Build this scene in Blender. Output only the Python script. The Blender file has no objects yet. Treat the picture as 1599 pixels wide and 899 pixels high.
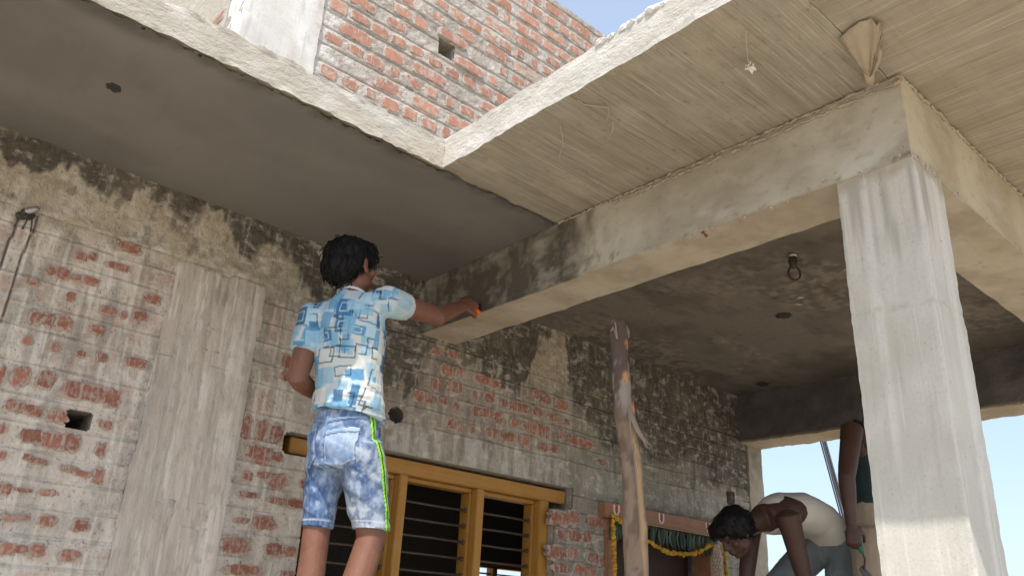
import bpy, bmesh, math, random
import numpy as np
from mathutils import Vector, Matrix

# ------------------------------------------------------------------ camera, light, sky
scene = bpy.context.scene
COL = scene.collection
camd = bpy.data.cameras.new("camera")
camd.sensor_width = 36.0
camd.lens = 1276.2932 / 1599.0 * 36.0
camd.clip_start = 0.02
camd.clip_end = 5000.0
cam = bpy.data.objects.new("camera", camd)
COL.objects.link(cam)
RT = Vector((0.74075, -0.66987, 0.05059)); UP = Vector((-0.29153, -0.25269, 0.92258)); FW = Vector((0.60522, 0.69816, 0.38247))
cam.matrix_world = Matrix(((RT.x, UP.x, -FW.x, 0.0), (RT.y, UP.y, -FW.y, 0.0), (RT.z, UP.z, -FW.z, 1.5), (0, 0, 0, 1)))
scene.camera = cam

SUN = Vector((-0.47, -0.36, 1.0)).normalized()      # towards the sun
sund = bpy.data.lights.new("sun", 'SUN')
sund.energy = 2.5
sund.angle = math.radians(0.5)
sund.color = (1.0, 0.945, 0.87)
suno = bpy.data.objects.new("sun", sund)
suno.rotation_euler = (-SUN).to_track_quat('-Z', 'Y').to_euler()
COL.objects.link(suno)

world = bpy.data.worlds.new("World")
scene.world = world
world.use_nodes = True
wn = world.node_tree
bg = wn.nodes["Background"]
sky = wn.nodes.new("ShaderNodeTexSky")
sky.sky_type = 'NISHITA'
sky.sun_disc = False
sky.sun_elevation = math.asin(SUN.z)
sky.sun_rotation = math.atan2(SUN.x, SUN.y) % (2 * math.pi)
sky.air_density = 1.0
sky.dust_density = 2.2
sky.ozone_density = 1.2
veil = wn.nodes.new("ShaderNodeMix"); veil.data_type = 'RGBA'      # pale summer haze over the whole sky
veil.inputs["Factor"].default_value = 0.55; veil.inputs["B"].default_value = (2.45, 2.95, 3.7, 1)
wn.links.new(sky.outputs[0], veil.inputs["A"]); wn.links.new(veil.outputs["Result"], bg.inputs[0])
bg.inputs[1].default_value = 0.15
scene.view_settings.view_transform = 'Standard'
scene.view_settings.look = 'None'
scene.view_settings.gamma = 1.0
scene.view_settings.exposure = 0.93

rng = np.random.RandomState(7)
random.seed(7)

# ------------------------------------------------------------------ dimensions (metres)
W = 3.30            # front wall face
H = 3.1593          # slab soffit
HT = 3.2942         # slab top
YE = 2.3236         # edge of the narrow slab in front of the wall
XE = 1.6153         # left edge of the portico slab
XB, XB2 = 2.2517, 2.4801
HB = 2.8589
YF, YFI = 0.8075, 1.0456
XF, XF2 = 5.1066, 5.3665
HF = 2.8055

# ------------------------------------------------------------------ helpers: noise
def _hash(i, j, k, seed):
    h = (i.astype(np.uint32) * np.uint32(374761393) + j.astype(np.uint32) * np.uint32(668265263)
         + k.astype(np.uint32) * np.uint32(2246822519) + np.uint32((seed * 3266489917) & 0xffffffff))
    h = (h ^ (h >> np.uint32(13))) * np.uint32(1274126177)
    h = (h ^ (h >> np.uint32(16))) * np.uint32(2654435761)
    h = h ^ (h >> np.uint32(15))
    return h.astype(np.float64) / 4294967295.0

def vnoise(P, seed=0):
    P = np.asarray(P, float)
    I = np.floor(P).astype(np.int64); F = P - I; F = F * F * (3 - 2 * F)
    r = 0
    for a in (0, 1):
        for b in (0, 1):
            for c in (0, 1):
                w = (F[:, 0] if a else 1 - F[:, 0]) * (F[:, 1] if b else 1 - F[:, 1]) * (F[:, 2] if c else 1 - F[:, 2])
                r = r + w * _hash(I[:, 0] + a, I[:, 1] + b, I[:, 2] + c, seed)
    return r

def fbm(P, f=(1, 1, 1), octaves=4, seed=0, gain=0.5):
    P = np.asarray(P, float) * np.asarray(f, float)
    s = 0; a = 1.0; t = 0
    for o in range(octaves):
        s = s + a * vnoise(P * 2 ** o + 17.3 * o, seed + o); t += a; a *= gain
    return s / t

def ss(a, b, x):
    t = np.clip((x - a) / (b - a), 0, 1)
    return t * t * (3 - 2 * t)

def mixc(c, d, t):
    return c * (1 - t[:, None]) + np.asarray(d, float)[None, :] * t[:, None]

# ------------------------------------------------------------------ helpers: materials
def mat(name, base=(.5, .5, .5), attr=False, layers=(), rough=.9, bumps=(), metallic=0.0, spec=.25, vary=0.0, coord='Object', trans=0.0, smear=None):
    """procedural material: base colour (or vertex stain map), noise layers (col, scale, detail, lo, hi, fac), noise bumps (scale, strength, dist, detail)"""
    m = bpy.data.materials.new(name); m.use_nodes = True
    nt = m.node_tree; N = nt.nodes; L = nt.links
    b = N["Principled BSDF"]
    b.inputs["Roughness"].default_value = rough
    b.inputs["Metallic"].default_value = metallic
    b.inputs["Specular IOR Level"].default_value = spec
    if trans: b.inputs["Transmission Weight"].default_value = trans
    tc = N.new("ShaderNodeNewGeometry") if coord == 'Position' else N.new("ShaderNodeTexCoord")
    def noise(scale, detail=4.0, seed=0.0):
        mp = N.new("ShaderNodeMapping"); mp.inputs["Scale"].default_value = scale
        mp.inputs["Location"].default_value = (seed, seed * .7, seed * .3)
        L.new(tc.outputs[coord], mp.inputs[0])
        n = N.new("ShaderNodeTexNoise"); n.inputs["Scale"].default_value = 1.0; n.inputs["Detail"].default_value = detail
        n.inputs["Roughness"].default_value = .6
        L.new(mp.outputs[0], n.inputs["Vector"])
        return n.outputs["Fac"]
    if attr:
        a = N.new("ShaderNodeAttribute"); a.attribute_name = "tint"; cur = a.outputs["Color"]
    else:
        r = N.new("ShaderNodeRGB"); r.outputs[0].default_value = (*base, 1); cur = r.outputs[0]
    if vary:
        oi = N.new("ShaderNodeObjectInfo"); mr = N.new("ShaderNodeMapRange")
        mr.inputs["To Min"].default_value = 1 - vary; mr.inputs["To Max"].default_value = 1 + vary
        L.new(oi.outputs["Random"], mr.inputs["Value"])
        hs = N.new("ShaderNodeHueSaturation"); L.new(mr.outputs[0], hs.inputs["Value"]); L.new(cur, hs.inputs["Color"]); cur = hs.outputs[0]
    for i, ly in enumerate(layers):
        col, scale, detail, lo, hi, fac = ly
        f = noise(scale, detail, 3.1 * i + 1)
        mr = N.new("ShaderNodeMapRange"); mr.inputs["From Min"].default_value = lo; mr.inputs["From Max"].default_value = hi
        mr.inputs["To Max"].default_value = fac
        L.new(f, mr.inputs["Value"])
        mx = N.new("ShaderNodeMix"); mx.data_type = 'RGBA'
        L.new(mr.outputs[0], mx.inputs["Factor"]); L.new(cur, mx.inputs["A"])
        mx.inputs["B"].default_value = (*col, 1); cur = mx.outputs["Result"]
    if smear:
        to = N.new("ShaderNodeTexCoord"); sp = N.new("ShaderNodeSeparateXYZ"); L.new(to.outputs["Object"], sp.inputs[0])
        def mth(op, a, b_=None):
            n = N.new("ShaderNodeMath"); n.operation = op
            for k, v in enumerate((a, b_)):
                if v is None: continue
                if isinstance(v, (int, float)): n.inputs[k].default_value = v
                else: L.new(v, n.inputs[k])
            return n.outputs[0]
        ax = mth('MULTIPLY', mth('ABSOLUTE', sp.outputs[0]), 2.0); az = mth('MULTIPLY', mth('ABSOLUTE', sp.outputs[2]), 2.0)
        rr = mth('POWER', mth('ADD', mth('POWER', ax, 3.0), mth('POWER', az, 3.0)), .3333)
        nz = mth('ADD', mth('MULTIPLY', noise((34, 34, 34), 6, 9.0), smear[1]), mth('MULTIPLY', noise((120, 120, 16), 4, 4.0), smear[2]))
        mr = N.new("ShaderNodeMapRange"); mr.inputs["From Min"].default_value = smear[3]; mr.inputs["From Max"].default_value = smear[3] + .10
        L.new(mth('ADD', rr, nz), mr.inputs["Value"])
        mx = N.new("ShaderNodeMix"); mx.data_type = 'RGBA'; L.new(mr.outputs[0], mx.inputs["Factor"]); L.new(cur, mx.inputs["A"])
        mx.inputs["B"].default_value = (*smear[0], 1); cur = mx.outputs["Result"]
    L.new(cur, b.inputs["Base Color"])
    prev = None
    for i, (scale, st, dist, detail) in enumerate(bumps):
        f = noise(scale, detail, 5.7 * i + 2)
        bp = N.new("ShaderNodeBump"); bp.inputs["Strength"].default_value = st; bp.inputs["Distance"].default_value = dist
        L.new(f, bp.inputs["Height"])
        if prev is not None: L.new(prev, bp.inputs["Normal"])
        prev = bp.outputs[0]
    if prev is not None: L.new(prev, b.inputs["Normal"])
    return m

# ------------------------------------------------------------------ helpers: objects
def link(name, me, m=None, parent=None, smooth=False):
    o = bpy.data.objects.new(name, me); COL.objects.link(o)
    if m is not None and len(me.materials) == 0: me.materials.append(m)
    if parent is not None:
        o.parent = parent; o.matrix_parent_inverse = parent.matrix_world.inverted()
    if smooth: me.polygons.foreach_set("use_smooth", [True] * len(me.polygons))
    return o

def obj(name, bm, m=None, parent=None, smooth=False):
    me = bpy.data.meshes.new(name); bm.normal_update(); bm.to_mesh(me); bm.free()
    return link(name, me, m, parent, smooth)

def pydata(name, vs, fs, m=None, parent=None, smooth=False, tint=None):
    me = bpy.data.meshes.new(name); me.from_pydata([tuple(v) for v in vs], [], fs); me.update()
    if tint is not None: set_tint(me, tint)
    return link(name, me, m, parent, smooth)

def set_tint(me, c):
    a = me.attributes.new("tint", 'FLOAT_COLOR', 'POINT')
    d = np.ones((len(me.vertices), 4), np.float32); d[:, :3] = np.clip(c, 0, 1)
    a.data.foreach_set("color", d.ravel())

def verts(me):
    a = np.empty(len(me.vertices) * 3, np.float32); me.vertices.foreach_get("co", a); return a.reshape(-1, 3).astype(float)

def normals(me):
    a = np.empty(len(me.vertices) * 3, np.float32); me.vertex_normals.foreach_get("vector", a); return a.reshape(-1, 3).astype(float)

def set_verts(me, v):
    me.vertices.foreach_set("co", np.asarray(v, np.float32).ravel()); me.update()

def thing(name, label, cat, loc=(0, 0, 0), group=None):
    o = bpy.data.objects.new(name, None); COL.objects.link(o); o.location = loc
    o.empty_display_size = .1
    o['label'] = label; o['category'] = cat
    if group: o['group'] = group
    bpy.context.view_layer.update()
    return o

def tag(o, label, cat, group=None):
    o['label'] = label; o['category'] = cat
    if group: o['group'] = group
    return o

def add_box(bm, lo, hi):
    r = bmesh.ops.create_cube(bm, size=1.0)
    c = [(a + b) / 2 for a, b in zip(lo, hi)]; s = [b - a for a, b in zip(lo, hi)]
    for v in r['verts']: v.co = Vector((v.co.x * s[0] + c[0], v.co.y * s[1] + c[1], v.co.z * s[2] + c[2]))
    return r['verts']

def box(name, lo, hi, m, parent=None, bev=0.0):
    bm = bmesh.new(); add_box(bm, lo, hi)
    if bev: bmesh.ops.bevel(bm, geom=bm.edges[:], offset=bev, segments=2, affect='EDGES')
    return obj(name, bm, m, parent)

def rough_box(name, lo, hi, m, parent, step=.04, amp=.006, freq=9, seed=1, edge=0.0):
    """a cast concrete block: subdivided, with an uneven skin and wobbling arrises"""
    lo = np.array(lo, float); hi = np.array(hi, float)
    n = np.maximum(1, np.round((hi - lo) / step).astype(int))
    idx = {}; vs = []; fs = []
    def vid(i, j, k):
        key = (i, j, k)
        if key not in idx:
            idx[key] = len(vs); vs.append(lo + (hi - lo) * np.array(key) / n)
        return idx[key]
    for ax in range(3):
        a, b = [(1, 2), (2, 0), (0, 1)][ax]
        for side in (0, n[ax]):
            for i in range(n[a]):
                for j in range(n[b]):
                    q = []
                    for di, dj in ((0, 0), (1, 0), (1, 1), (0, 1)):
                        t = [0, 0, 0]; t[ax] = side; t[a] = i + di; t[b] = j + dj; q.append(vid(*t))
                    fs.append(q if side else q[::-1])
    P = np.array(vs)
    D = np.stack([fbm(P, (freq,) * 3, 3, seed + s) - .5 for s in (0, 10, 20)], 1) * 2 * amp
    if edge:
        near = ((np.abs(P - lo) < 1e-6) | (np.abs(P - hi) < 1e-6)).sum(1) >= 2
        D[near] += (np.stack([fbm(P[near], (28,) * 3, 3, seed + 40 + s) for s in (0, 10, 20)], 1) - .5) * 2 * edge
    return pydata(name, P + D, fs, m, parent)

def tube(bm, pts, radii, seg=10, flat=1.0, ref=None, caps=True):
    """a tapering tube along pts; flat squashes it across ref"""
    pts = [Vector(p) for p in pts]
    if not hasattr(radii, '__len__'): radii = [radii] * len(pts)
    if ref is None:
        ax = pts[-1] - pts[0]
        ref = ax.orthogonal().normalized() if ax.length > .02 else Vector((0.31, 0.17, .94))
    ref = Vector(ref); rings = []
    n = len(pts)
    for i, p in enumerate(pts):
        t = (pts[min(i + 1, n - 1)] - pts[max(i - 1, 0)])
        if t.length < 1e-9: t = Vector((0, 0, 1))
        t.normalize()
        u = ref - t * ref.dot(t)
        if u.length < 1e-3: u = t.orthogonal()
        u.normalize(); v = t.cross(u)
        r = radii[i]
        rings.append([bm.verts.new(p + u * (r * flat * math.cos(2 * math.pi * k / seg)) + v * (r * math.sin(2 * math.pi * k / seg))) for k in range(seg)])
    for a, b in zip(rings, rings[1:]):
        for k in range(seg):
            bm.faces.new((a[k], a[(k + 1) % seg], b[(k + 1) % seg], b[k]))
    if caps:
        for ring, p, q, r, fl in ((rings[0], pts[0], pts[1], radii[0], True), (rings[-1], pts[-1], pts[-2], radii[-1], False)):
            d = (p - q); d.normalize()
            c = bm.verts.new(p + d * r * .55)
            for k in range(seg):
                a, b = ring[k], ring[(k + 1) % seg]
                bm.faces.new((c, b, a) if fl else (c, a, b))

def ellipsoid(bm, c, r, rot=None, u=16, v=12):
    res = bmesh.ops.create_uvsphere(bm, u_segments=u, v_segments=v, radius=1.0)
    M = Matrix.Translation(Vector(c)) @ (rot.to_4x4() if rot else Matrix.Identity(4)) @ Matrix.Diagonal((*r, 1.0))
    bmesh.ops.transform(bm, matrix=M, verts=res['verts'])

def loft(bm, rings, seg=24, power=2.2):
    """rings: (centre, side vector, front vector) - superellipse sections"""
    rr = []
    for c, s, f in rings:
        c, s, f = Vector(c), Vector(s), Vector(f); ring = []
        for k in range(seg):
            a = 2 * math.pi * k / seg; ca, sa = math.cos(a), math.sin(a)
            x = math.copysign(abs(ca) ** (2 / power), ca); y = math.copysign(abs(sa) ** (2 / power), sa)
            ring.append(bm.verts.new(c + s * x + f * y))
        rr.append(ring)
    for a, b in zip(rr, rr[1:]):
        for k in range(seg): bm.faces.new((a[k], a[(k + 1) % seg], b[(k + 1) % seg], b[k]))
    bm.faces.new(rr[0][::-1]); bm.faces.new(rr[-1])

def remesh(name, bm, voxel, m, parent, smooth=4, factor=.5):
    """fuse overlapping closed shapes into one continuous skin"""
    bmesh.ops.recalc_face_normals(bm, faces=bm.faces[:])
    me = bpy.data.meshes.new(name + "_raw"); bm.to_mesh(me); bm.free()
    o = bpy.data.objects.new(name + "_raw", me); COL.objects.link(o)
    md = o.modifiers.new("r", 'REMESH'); md.mode = 'VOXEL'; md.voxel_size = voxel; md.use_smooth_shade = True
    if smooth:
        sm = o.modifiers.new("s", 'SMOOTH'); sm.iterations = smooth; sm.factor = factor
    dg = bpy.context.evaluated_depsgraph_get(); dg.update()
    ev = o.evaluated_get(dg)
    out = bpy.data.meshes.new_from_object(ev); out.name = name
    bpy.data.objects.remove(o); bpy.data.meshes.remove(me)
    r = link(name, out, m, parent, True)
    return r

def displace(o, d):
    me = o.data; set_verts(me, verts(me) + normals(me) * np.asarray(d)[:, None])

def wire(name, pts, r, m, parent=None, seg=6):
    bm = bmesh.new(); tube(bm, pts, r, seg); return obj(name, bm, m, parent, True)

# ------------------------------------------------------------------ materials of the place
M = {}
M['ground'] = mat('sandy_earth', (.50, .425, .325), layers=[((.40, .335, .25), (.35, .35, .35), 6, .4, .7, .8), ((.58, .51, .41), (2.5, 2.5, 2.5), 5, .5, .75, .6)], bumps=[((3, 3, 3), .6, .05, 6)])
M['wall'] = mat('mortar_smeared_wall', attr=True, layers=[((.62, .59, .53), (60, 60, 9), 5, .56, .74, .42), ((.13, .105, .085), (95, 95, 70), 4, .60, .70, .7), ((.29, .25, .20), (30, 30, 22), 7, .53, .70, .6), ((.72, .66, .575), (18, 18, 28), 7, .52, .68, .55)],
                rough=.95, bumps=[((38, 38, 24), 1.0, .012, 6), ((150, 150, 110), .8, .004, 4)])
M['column'] = mat('slurry_streaked_concrete', attr=True, layers=[((.66, .62, .56), (70, 70, 3.0), 4, .54, .70, .5), ((.40, .345, .285), (55, 55, 2.2), 5, .56, .74, .5), ((.22, .19, .155), (90, 90, 70), 3, .69, .76, .5)],
                  rough=.9, bumps=[((70, 70, 9), .7, .007, 5), ((140, 140, 110), .7, .004, 4)])
M['beam'] = mat('cast_concrete_beam', attr=True, layers=[((.56, .51, .42), (6, 6, 9), 6, .48, .72, .6), ((.24, .20, .15), (26, 26, 34), 6, .58, .76, .55), ((.15, .13, .10), (95, 95, 95), 3, .69, .76, .7)],
                rough=.92, bumps=[((24, 24, 24), .5, .006, 6), ((130, 130, 130), .4, .002, 4)])
M['side_beam'] = mat('dashed_dark_beam', attr=True, layers=[((.17, .155, .14), (40, 40, 40), 5, .58, .74, .5)], rough=.95, bumps=[((40, 40, 40), .8, .01, 6), ((140, 140, 140), .5, .003, 4)])
M['pillar'] = mat('pale_slurry_pillar', attr=True, layers=[((.68, .66, .60), (8, 8, 5), 7, .50, .70, .5), ((.46, .445, .39), (13, 13, 9), 7, .54, .72, .5), ((.24, .22, .18), (75, 75, 55), 3, .70, .74, .8), ((.40, .38, .325), (150, 150, 120), 4, .54, .70, .45), ((.43, .41, .355), (48, 48, 3), 5, .55, .68, .45), ((.70, .68, .62), (64, 64, 2.4), 4, .60, .67, .5)],
                  rough=.85, bumps=[((18, 18, 14), .3, .004, 7), ((130, 130, 110), .45, .002, 4)])
M['soffit'] = mat('board_marked_soffit', (.355, .318, .25), layers=[((.54, .49, .39), (3.5, 130, 3), 3, .53, .66, .6), ((.22, .175, .115), (2.6, 95, 3), 3, .54, .68, .6), ((.50, .43, .32), (6, 6, 6), 7, .50, .70, .55), ((.17, .135, .09), (24, 60, 24), 5, .60, .72, .6), ((.27, .225, .155), (1.2, 9, 1), 5, .5, .66, .5)],
                  rough=.9, bumps=[((3.5, 130, 3), .7, .004, 3), ((70, 70, 70), .4, .003, 5)])
M['soffit_front'] = mat('ply_marked_soffit', (.36, .318, .25), layers=[((.54, .48, .375), (120, 3.2, 3), 3, .53, .66, .6), ((.23, .18, .115), (90, 2.4, 3), 3, .54, .68, .6), ((.25, .20, .13), (3, 130, 3), 3, .56, .70, .25), ((.53, .46, .35), (5, 5, 5), 7, .52, .72, .5), ((.28, .23, .155), (9, 1.2, 1), 5, .5, .66, .5)],
                        rough=.9, bumps=[((120, 3.2, 3), .6, .004, 3), ((3, 130, 3), .25, .003, 3)])
M['slab_edge'] = mat('lime_washed_slab_edge', (.52, .49, .43), layers=[((.68, .66, .61), (5, 5, 12), 6, .46, .66, .8), ((.38, .35, .29), (16, 16, 40), 5, .60, .74, .65), ((.25, .22, .18), (70, 70, 70), 3, .68, .76, .7)],
                     rough=.95, bumps=[((22, 22, 40), .8, .012, 6), ((120, 120, 120), .5, .003, 4)])
M['slab_edge_beige'] = mat('bare_slab_edge', (.47, .43, .36), layers=[((.62, .60, .55), (5, 5, 12), 6, .50, .70, .75), ((.33, .29, .22), (16, 16, 40), 5, .58, .74, .6), ((.20, .18, .14), (70, 70, 70), 3, .68, .76, .7)],
                     rough=.95, bumps=[((22, 22, 40), .8, .012, 6), ((120, 120, 120), .5, .003, 4)])
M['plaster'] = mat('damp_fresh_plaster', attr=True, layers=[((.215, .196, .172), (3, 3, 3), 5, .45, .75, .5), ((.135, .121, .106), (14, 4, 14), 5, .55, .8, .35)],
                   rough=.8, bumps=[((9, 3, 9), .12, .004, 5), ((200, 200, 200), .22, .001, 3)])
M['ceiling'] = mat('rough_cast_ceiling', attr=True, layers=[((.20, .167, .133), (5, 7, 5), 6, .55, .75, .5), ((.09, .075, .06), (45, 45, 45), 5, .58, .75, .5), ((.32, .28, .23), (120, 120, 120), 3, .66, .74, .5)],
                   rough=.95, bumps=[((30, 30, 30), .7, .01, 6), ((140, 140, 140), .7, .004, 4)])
M['brick'] = mat('fired_red_brick', (.34, .145, .098), layers=[((.25, .095, .065), (14, 14, 20), 5, .45, .7, .8), ((.45, .20, .13), (20, 20, 14), 5, .55, .75, .6), ((.50, .44, .375), (90, 90, 5), 4, .57, .63, .6), ((.47, .40, .335), (60, 60, 45), 6, .47, .64, .65)],
                 rough=.9, bumps=[((60, 60, 60), .5, .004, 5)], vary=.2, coord='Position', smear=((.45, .36, .295), 1.1, .6, 1.62))
M['brick_sunny'] = mat('sunlit_orange_brick', (.42, .215, .15), layers=[((.34, .15, .105), (14, 14, 20), 5, .48, .72, .6), ((.52, .30, .21), (16, 16, 14), 5, .50, .72, .7), ((.48, .42, .36), (26, 26, 20), 6, .50, .66, .8), ((.52, .49, .45), (90, 90, 12), 4, .60, .68, .7)],  # paler brick for the upper storey, sunlight put into its colour
                 rough=.9, bumps=[((50, 50, 50), .6, .006, 5)], vary=.2, coord='Position', smear=((.47, .44, .40), .8, .3, 1.48))
M['wood_yellow'] = mat('varnished_ochre_wood', (.43, .215, .045), layers=[((.30, .135, .025), (3, 60, 60), 4, .48, .72, .6), ((.50, .28, .075), (9, 9, 9), 5, .5, .75, .5), ((.36, .27, .16), (14, 30, 30), 6, .56, .70, .5), ((.16, .09, .03), (60, 60, 60), 4, .64, .72, .6)], rough=.5, spec=.35, bumps=[((4, 70, 70), .2, .002, 4)])
M['wood_yellow_v'] = mat('varnished_ochre_wood_upright', (.43, .215, .045), layers=[((.30, .135, .025), (60, 60, 3), 4, .48, .72, .6), ((.50, .28, .075), (9, 9, 9), 5, .5, .75, .5), ((.36, .27, .16), (30, 30, 14), 6, .56, .70, .5), ((.16, .09, .03), (60, 60, 60), 4, .64, .72, .6)], rough=.5, spec=.35, bumps=[((70, 70, 4), .2, .002, 4)])
M['wood_red'] = mat('reddish_teak', (.36, .185, .105), layers=[((.24, .11, .06), (4, 70, 70), 5, .45, .7, .7), ((.50, .27, .18), (10, 10, 14), 5, .5, .75, .5)], rough=.6, bumps=[((5, 80, 80), .25, .002, 4)])
M['iron'] = mat('dark_iron', (.09, .075, .065), layers=[((.26, .15, .09), (40, 40, 40), 4, .55, .75, .6)], rough=.55, metallic=.5)
M['steel'] = mat('grey_steel', (.42, .42, .41), layers=[((.25, .22, .19), (60, 60, 60), 4, .5, .75, .5)], rough=.45, metallic=.8)
M['dark'] = mat('near_black', (.05, .045, .04), rough=1)  # for the trowel blade and ceiling outlets, their hollows' shade painted in
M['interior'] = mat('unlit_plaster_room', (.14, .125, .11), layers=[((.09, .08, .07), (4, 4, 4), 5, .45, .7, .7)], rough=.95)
M['white_paint'] = mat('white_paint', (.80, .78, .74), rough=.8)
M['red_paint'] = mat('red_paint', (.55, .05, .03), rough=.8)

# ------------------------------------------------------------------ ground
gv = 2500.0
o = pydata('ground', [(-gv, -gv, 0), (gv, -gv, 0), (gv, gv, 0), (-gv, gv, 0)], [(0, 1, 2, 3)], M['ground'])
o['kind'] = 'structure'

# ------------------------------------------------------------------ the house
house = thing('house', 'unfinished brick and concrete house with portico, the only building here', 'building', (2.4, 3.3, 0))

COURSE_A = [1.42, 1.515, 1.609, 1.706, 1.803, 1.896, 1.99, 2.082, 2.178, 2.29, 2.417, 2.51, 2.604, 2.697, 2.788]
COURSE_B = [1.48, 1.57, 1.66, 1.755, 1.85, 1.937, 2.03, 2.12, 2.213, 2.40, 2.49, 2.58, 2.667, 2.753, 2.84]
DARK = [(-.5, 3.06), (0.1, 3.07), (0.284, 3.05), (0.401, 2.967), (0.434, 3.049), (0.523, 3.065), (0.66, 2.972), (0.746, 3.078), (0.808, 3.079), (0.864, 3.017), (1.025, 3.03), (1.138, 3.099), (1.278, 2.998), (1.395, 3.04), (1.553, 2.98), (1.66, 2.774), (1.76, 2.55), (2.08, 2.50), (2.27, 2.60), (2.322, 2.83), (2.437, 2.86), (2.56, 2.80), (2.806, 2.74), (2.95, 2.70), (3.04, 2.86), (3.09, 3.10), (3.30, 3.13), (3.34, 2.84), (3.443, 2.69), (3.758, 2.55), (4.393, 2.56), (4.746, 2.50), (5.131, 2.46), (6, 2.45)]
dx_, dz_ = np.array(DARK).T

def wall_colour(X, Z, beam=False):
    P = np.stack([X, 0 * X, Z], 1)
    n1 = fbm(P, (2.6, 1, 3.2), 4, 3); n2 = fbm(P, (13, 1, 11), 4, 5); st = fbm(P, (38, 1, 2.6), 3, 9)
    n3 = fbm(P, (5, 1, 6), 4, 15)
    c = mixc(np.tile([.47, .39, .315], (len(X), 1)), [.63, .55, .465], ss(.35, .65, n1 * .5 + n2 * .5))
    c = mixc(c, [.67, .615, .54], .7 * ss(.56, .68, n3))                       # lime patches
    c = mixc(c, [.40, .37, .325], .55 * ss(.54, .66, fbm(P, (4, 1, 7), 4, 33)))
    c = mixc(c, [.46, .335, .265], .6 * ss(.50, .66, fbm(P, (9, 1, 13), 4, 22)))  # brick dust
    # rows of brick faces dusted through the mortar
    for sel, lines in ((X < 1.9, COURSE_A), (X >= 1.9, COURSE_B)):
        ln = np.array(lines); k = np.clip(np.searchsorted(ln, Z) - 1, 0, len(ln) - 2); z0 = ln[k]; hh = ln[k + 1] - z0
        xx = (X + (k % 2) * .118 + .02 * np.sin(k * 3.1)) / .236; ci = np.floor(xx); fx = xx - ci; fz = (Z - z0) / hh
        rnd = _hash(ci.astype(np.int64) + 50, k, k * 0, 5)
        inside = ss(.02, .12, fx) * ss(.02, .12, 1 - fx) * ss(.06, .24, fz) * ss(.06, .24, 1 - fz)
        m = inside * ss(.40, .56, n2 * .4 + fbm(P, (40, 1, 26), 3, 26) * .3 + n3 * .3 + (rnd - .5) * .26) * (Z < 2.86) * (1 - ss(2.23, 2.25, Z) * (1 - ss(2.38, 2.40, Z)) * (X > 1.6)) * sel
        c = mixc(c, [.42, .275, .21], m * .62)
    c = mixc(c, [.64, .585, .51], .55 * ss(.56, .68, st))
    c = mixc(c, [.27, .24, .20], .6 * ss(.54, .68, fbm(P, (30, 1, 3.5), 3, 44)))
    c = mixc(c, [.30, .265, .215], .5 * ss(.56, .66, fbm(P, (10, 1, 8), 5, 47)))
    c = mixc(c, [.70, .655, .575], .7 * ss(.60, .67, fbm(P, (60, 1, 2.6), 3, 48)))
    c = mixc(c, [.66, .615, .545], .35 * (1 - ss(1.7, 2.6, Z)) * (1 - ss(1.6, 2.4, X)))  # lower left lightened, ground bounce painted into the wall colour
    r = ss(1.75, 2.3, X)                                                       # mortar turns greyer and darker beyond the worker
    c = mixc(c, [.23, .20, .16], .5 * r)
    lint = ss(2.235, 2.25, Z) * (1 - ss(2.36, 2.44, Z + (n2 - .5) * .12)) * ss(1.6, 1.9, X)
    c = mixc(c, [.56, .54, .50], lint * .75 * ss(.38, .60, fbm(P, (26, 1, 7), 4, 61)))
    c = mixc(c, [.27, .28, .225], .55 * ss(3.1, 3.7, X + (n1 - .5)) )            # mossy green tinge
    # bare beige concrete of the tie beam
    bz = ss(2.80, 2.86, Z + (n2 - .5) * .09) if not beam else np.ones(len(X))
    c = mixc(c, [.44, .375, .275], bz * .95)
    c = mixc(c, [.56, .50, .40], bz * .7 * ss(.5, .66, n2))
    c = mixc(c, [.30, .25, .18], bz * .6 * ss(.55, .68, fbm(P, (24, 1, 24), 4, 71)))
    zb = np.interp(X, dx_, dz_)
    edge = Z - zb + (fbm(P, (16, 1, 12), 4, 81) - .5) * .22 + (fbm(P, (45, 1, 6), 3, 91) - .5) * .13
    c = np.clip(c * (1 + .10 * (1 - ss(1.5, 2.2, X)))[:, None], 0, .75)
    far = ss(3.2, 3.6, X); m = ss(-.012, .025, edge) * (1 - far) + far * ss(-.10, .09, Z - zb + (fbm(P, (9, 1, 9), 5, 82) - .5) * .30)  # portico side: dark dash coat, deepened to paint in its shade
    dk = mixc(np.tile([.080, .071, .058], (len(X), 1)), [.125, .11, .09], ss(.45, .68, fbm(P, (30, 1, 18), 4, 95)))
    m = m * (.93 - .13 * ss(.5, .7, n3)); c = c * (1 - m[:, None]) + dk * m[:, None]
    cor = np.exp(-((X - 1.95) / .42) ** 2) * ss(2.35, 2.75, Z + (fbm(P, (8, 1, 8), 4, 83) - .5) * .3); c = mixc(c, [.105, .093, .075], cor * .7)  # broad darkening painted round the beam's inner corner
    # splashes of the dark cement thrown below the damp band
    m2 = ss(.64, .70, fbm(P, (22, 1, 9), 4, 99)) * ss(-.42, -.02, Z - zb)
    return mixc(c, [.15, .13, .105], m2 * .6)

HOLES = [(.737, .829, 2.088, 2.160), (2.118, 2.206, 2.380, 2.458), (1.600, 1.745, 2.140, 2.238), (4.915, 5.012, 2.352, 2.448)]
OPEN = [(1.745, 3.262, .95, 2.245), (3.262, 3.40, 2.118, 2.245), (3.665, 4.745, .45, 2.203)]

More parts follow.
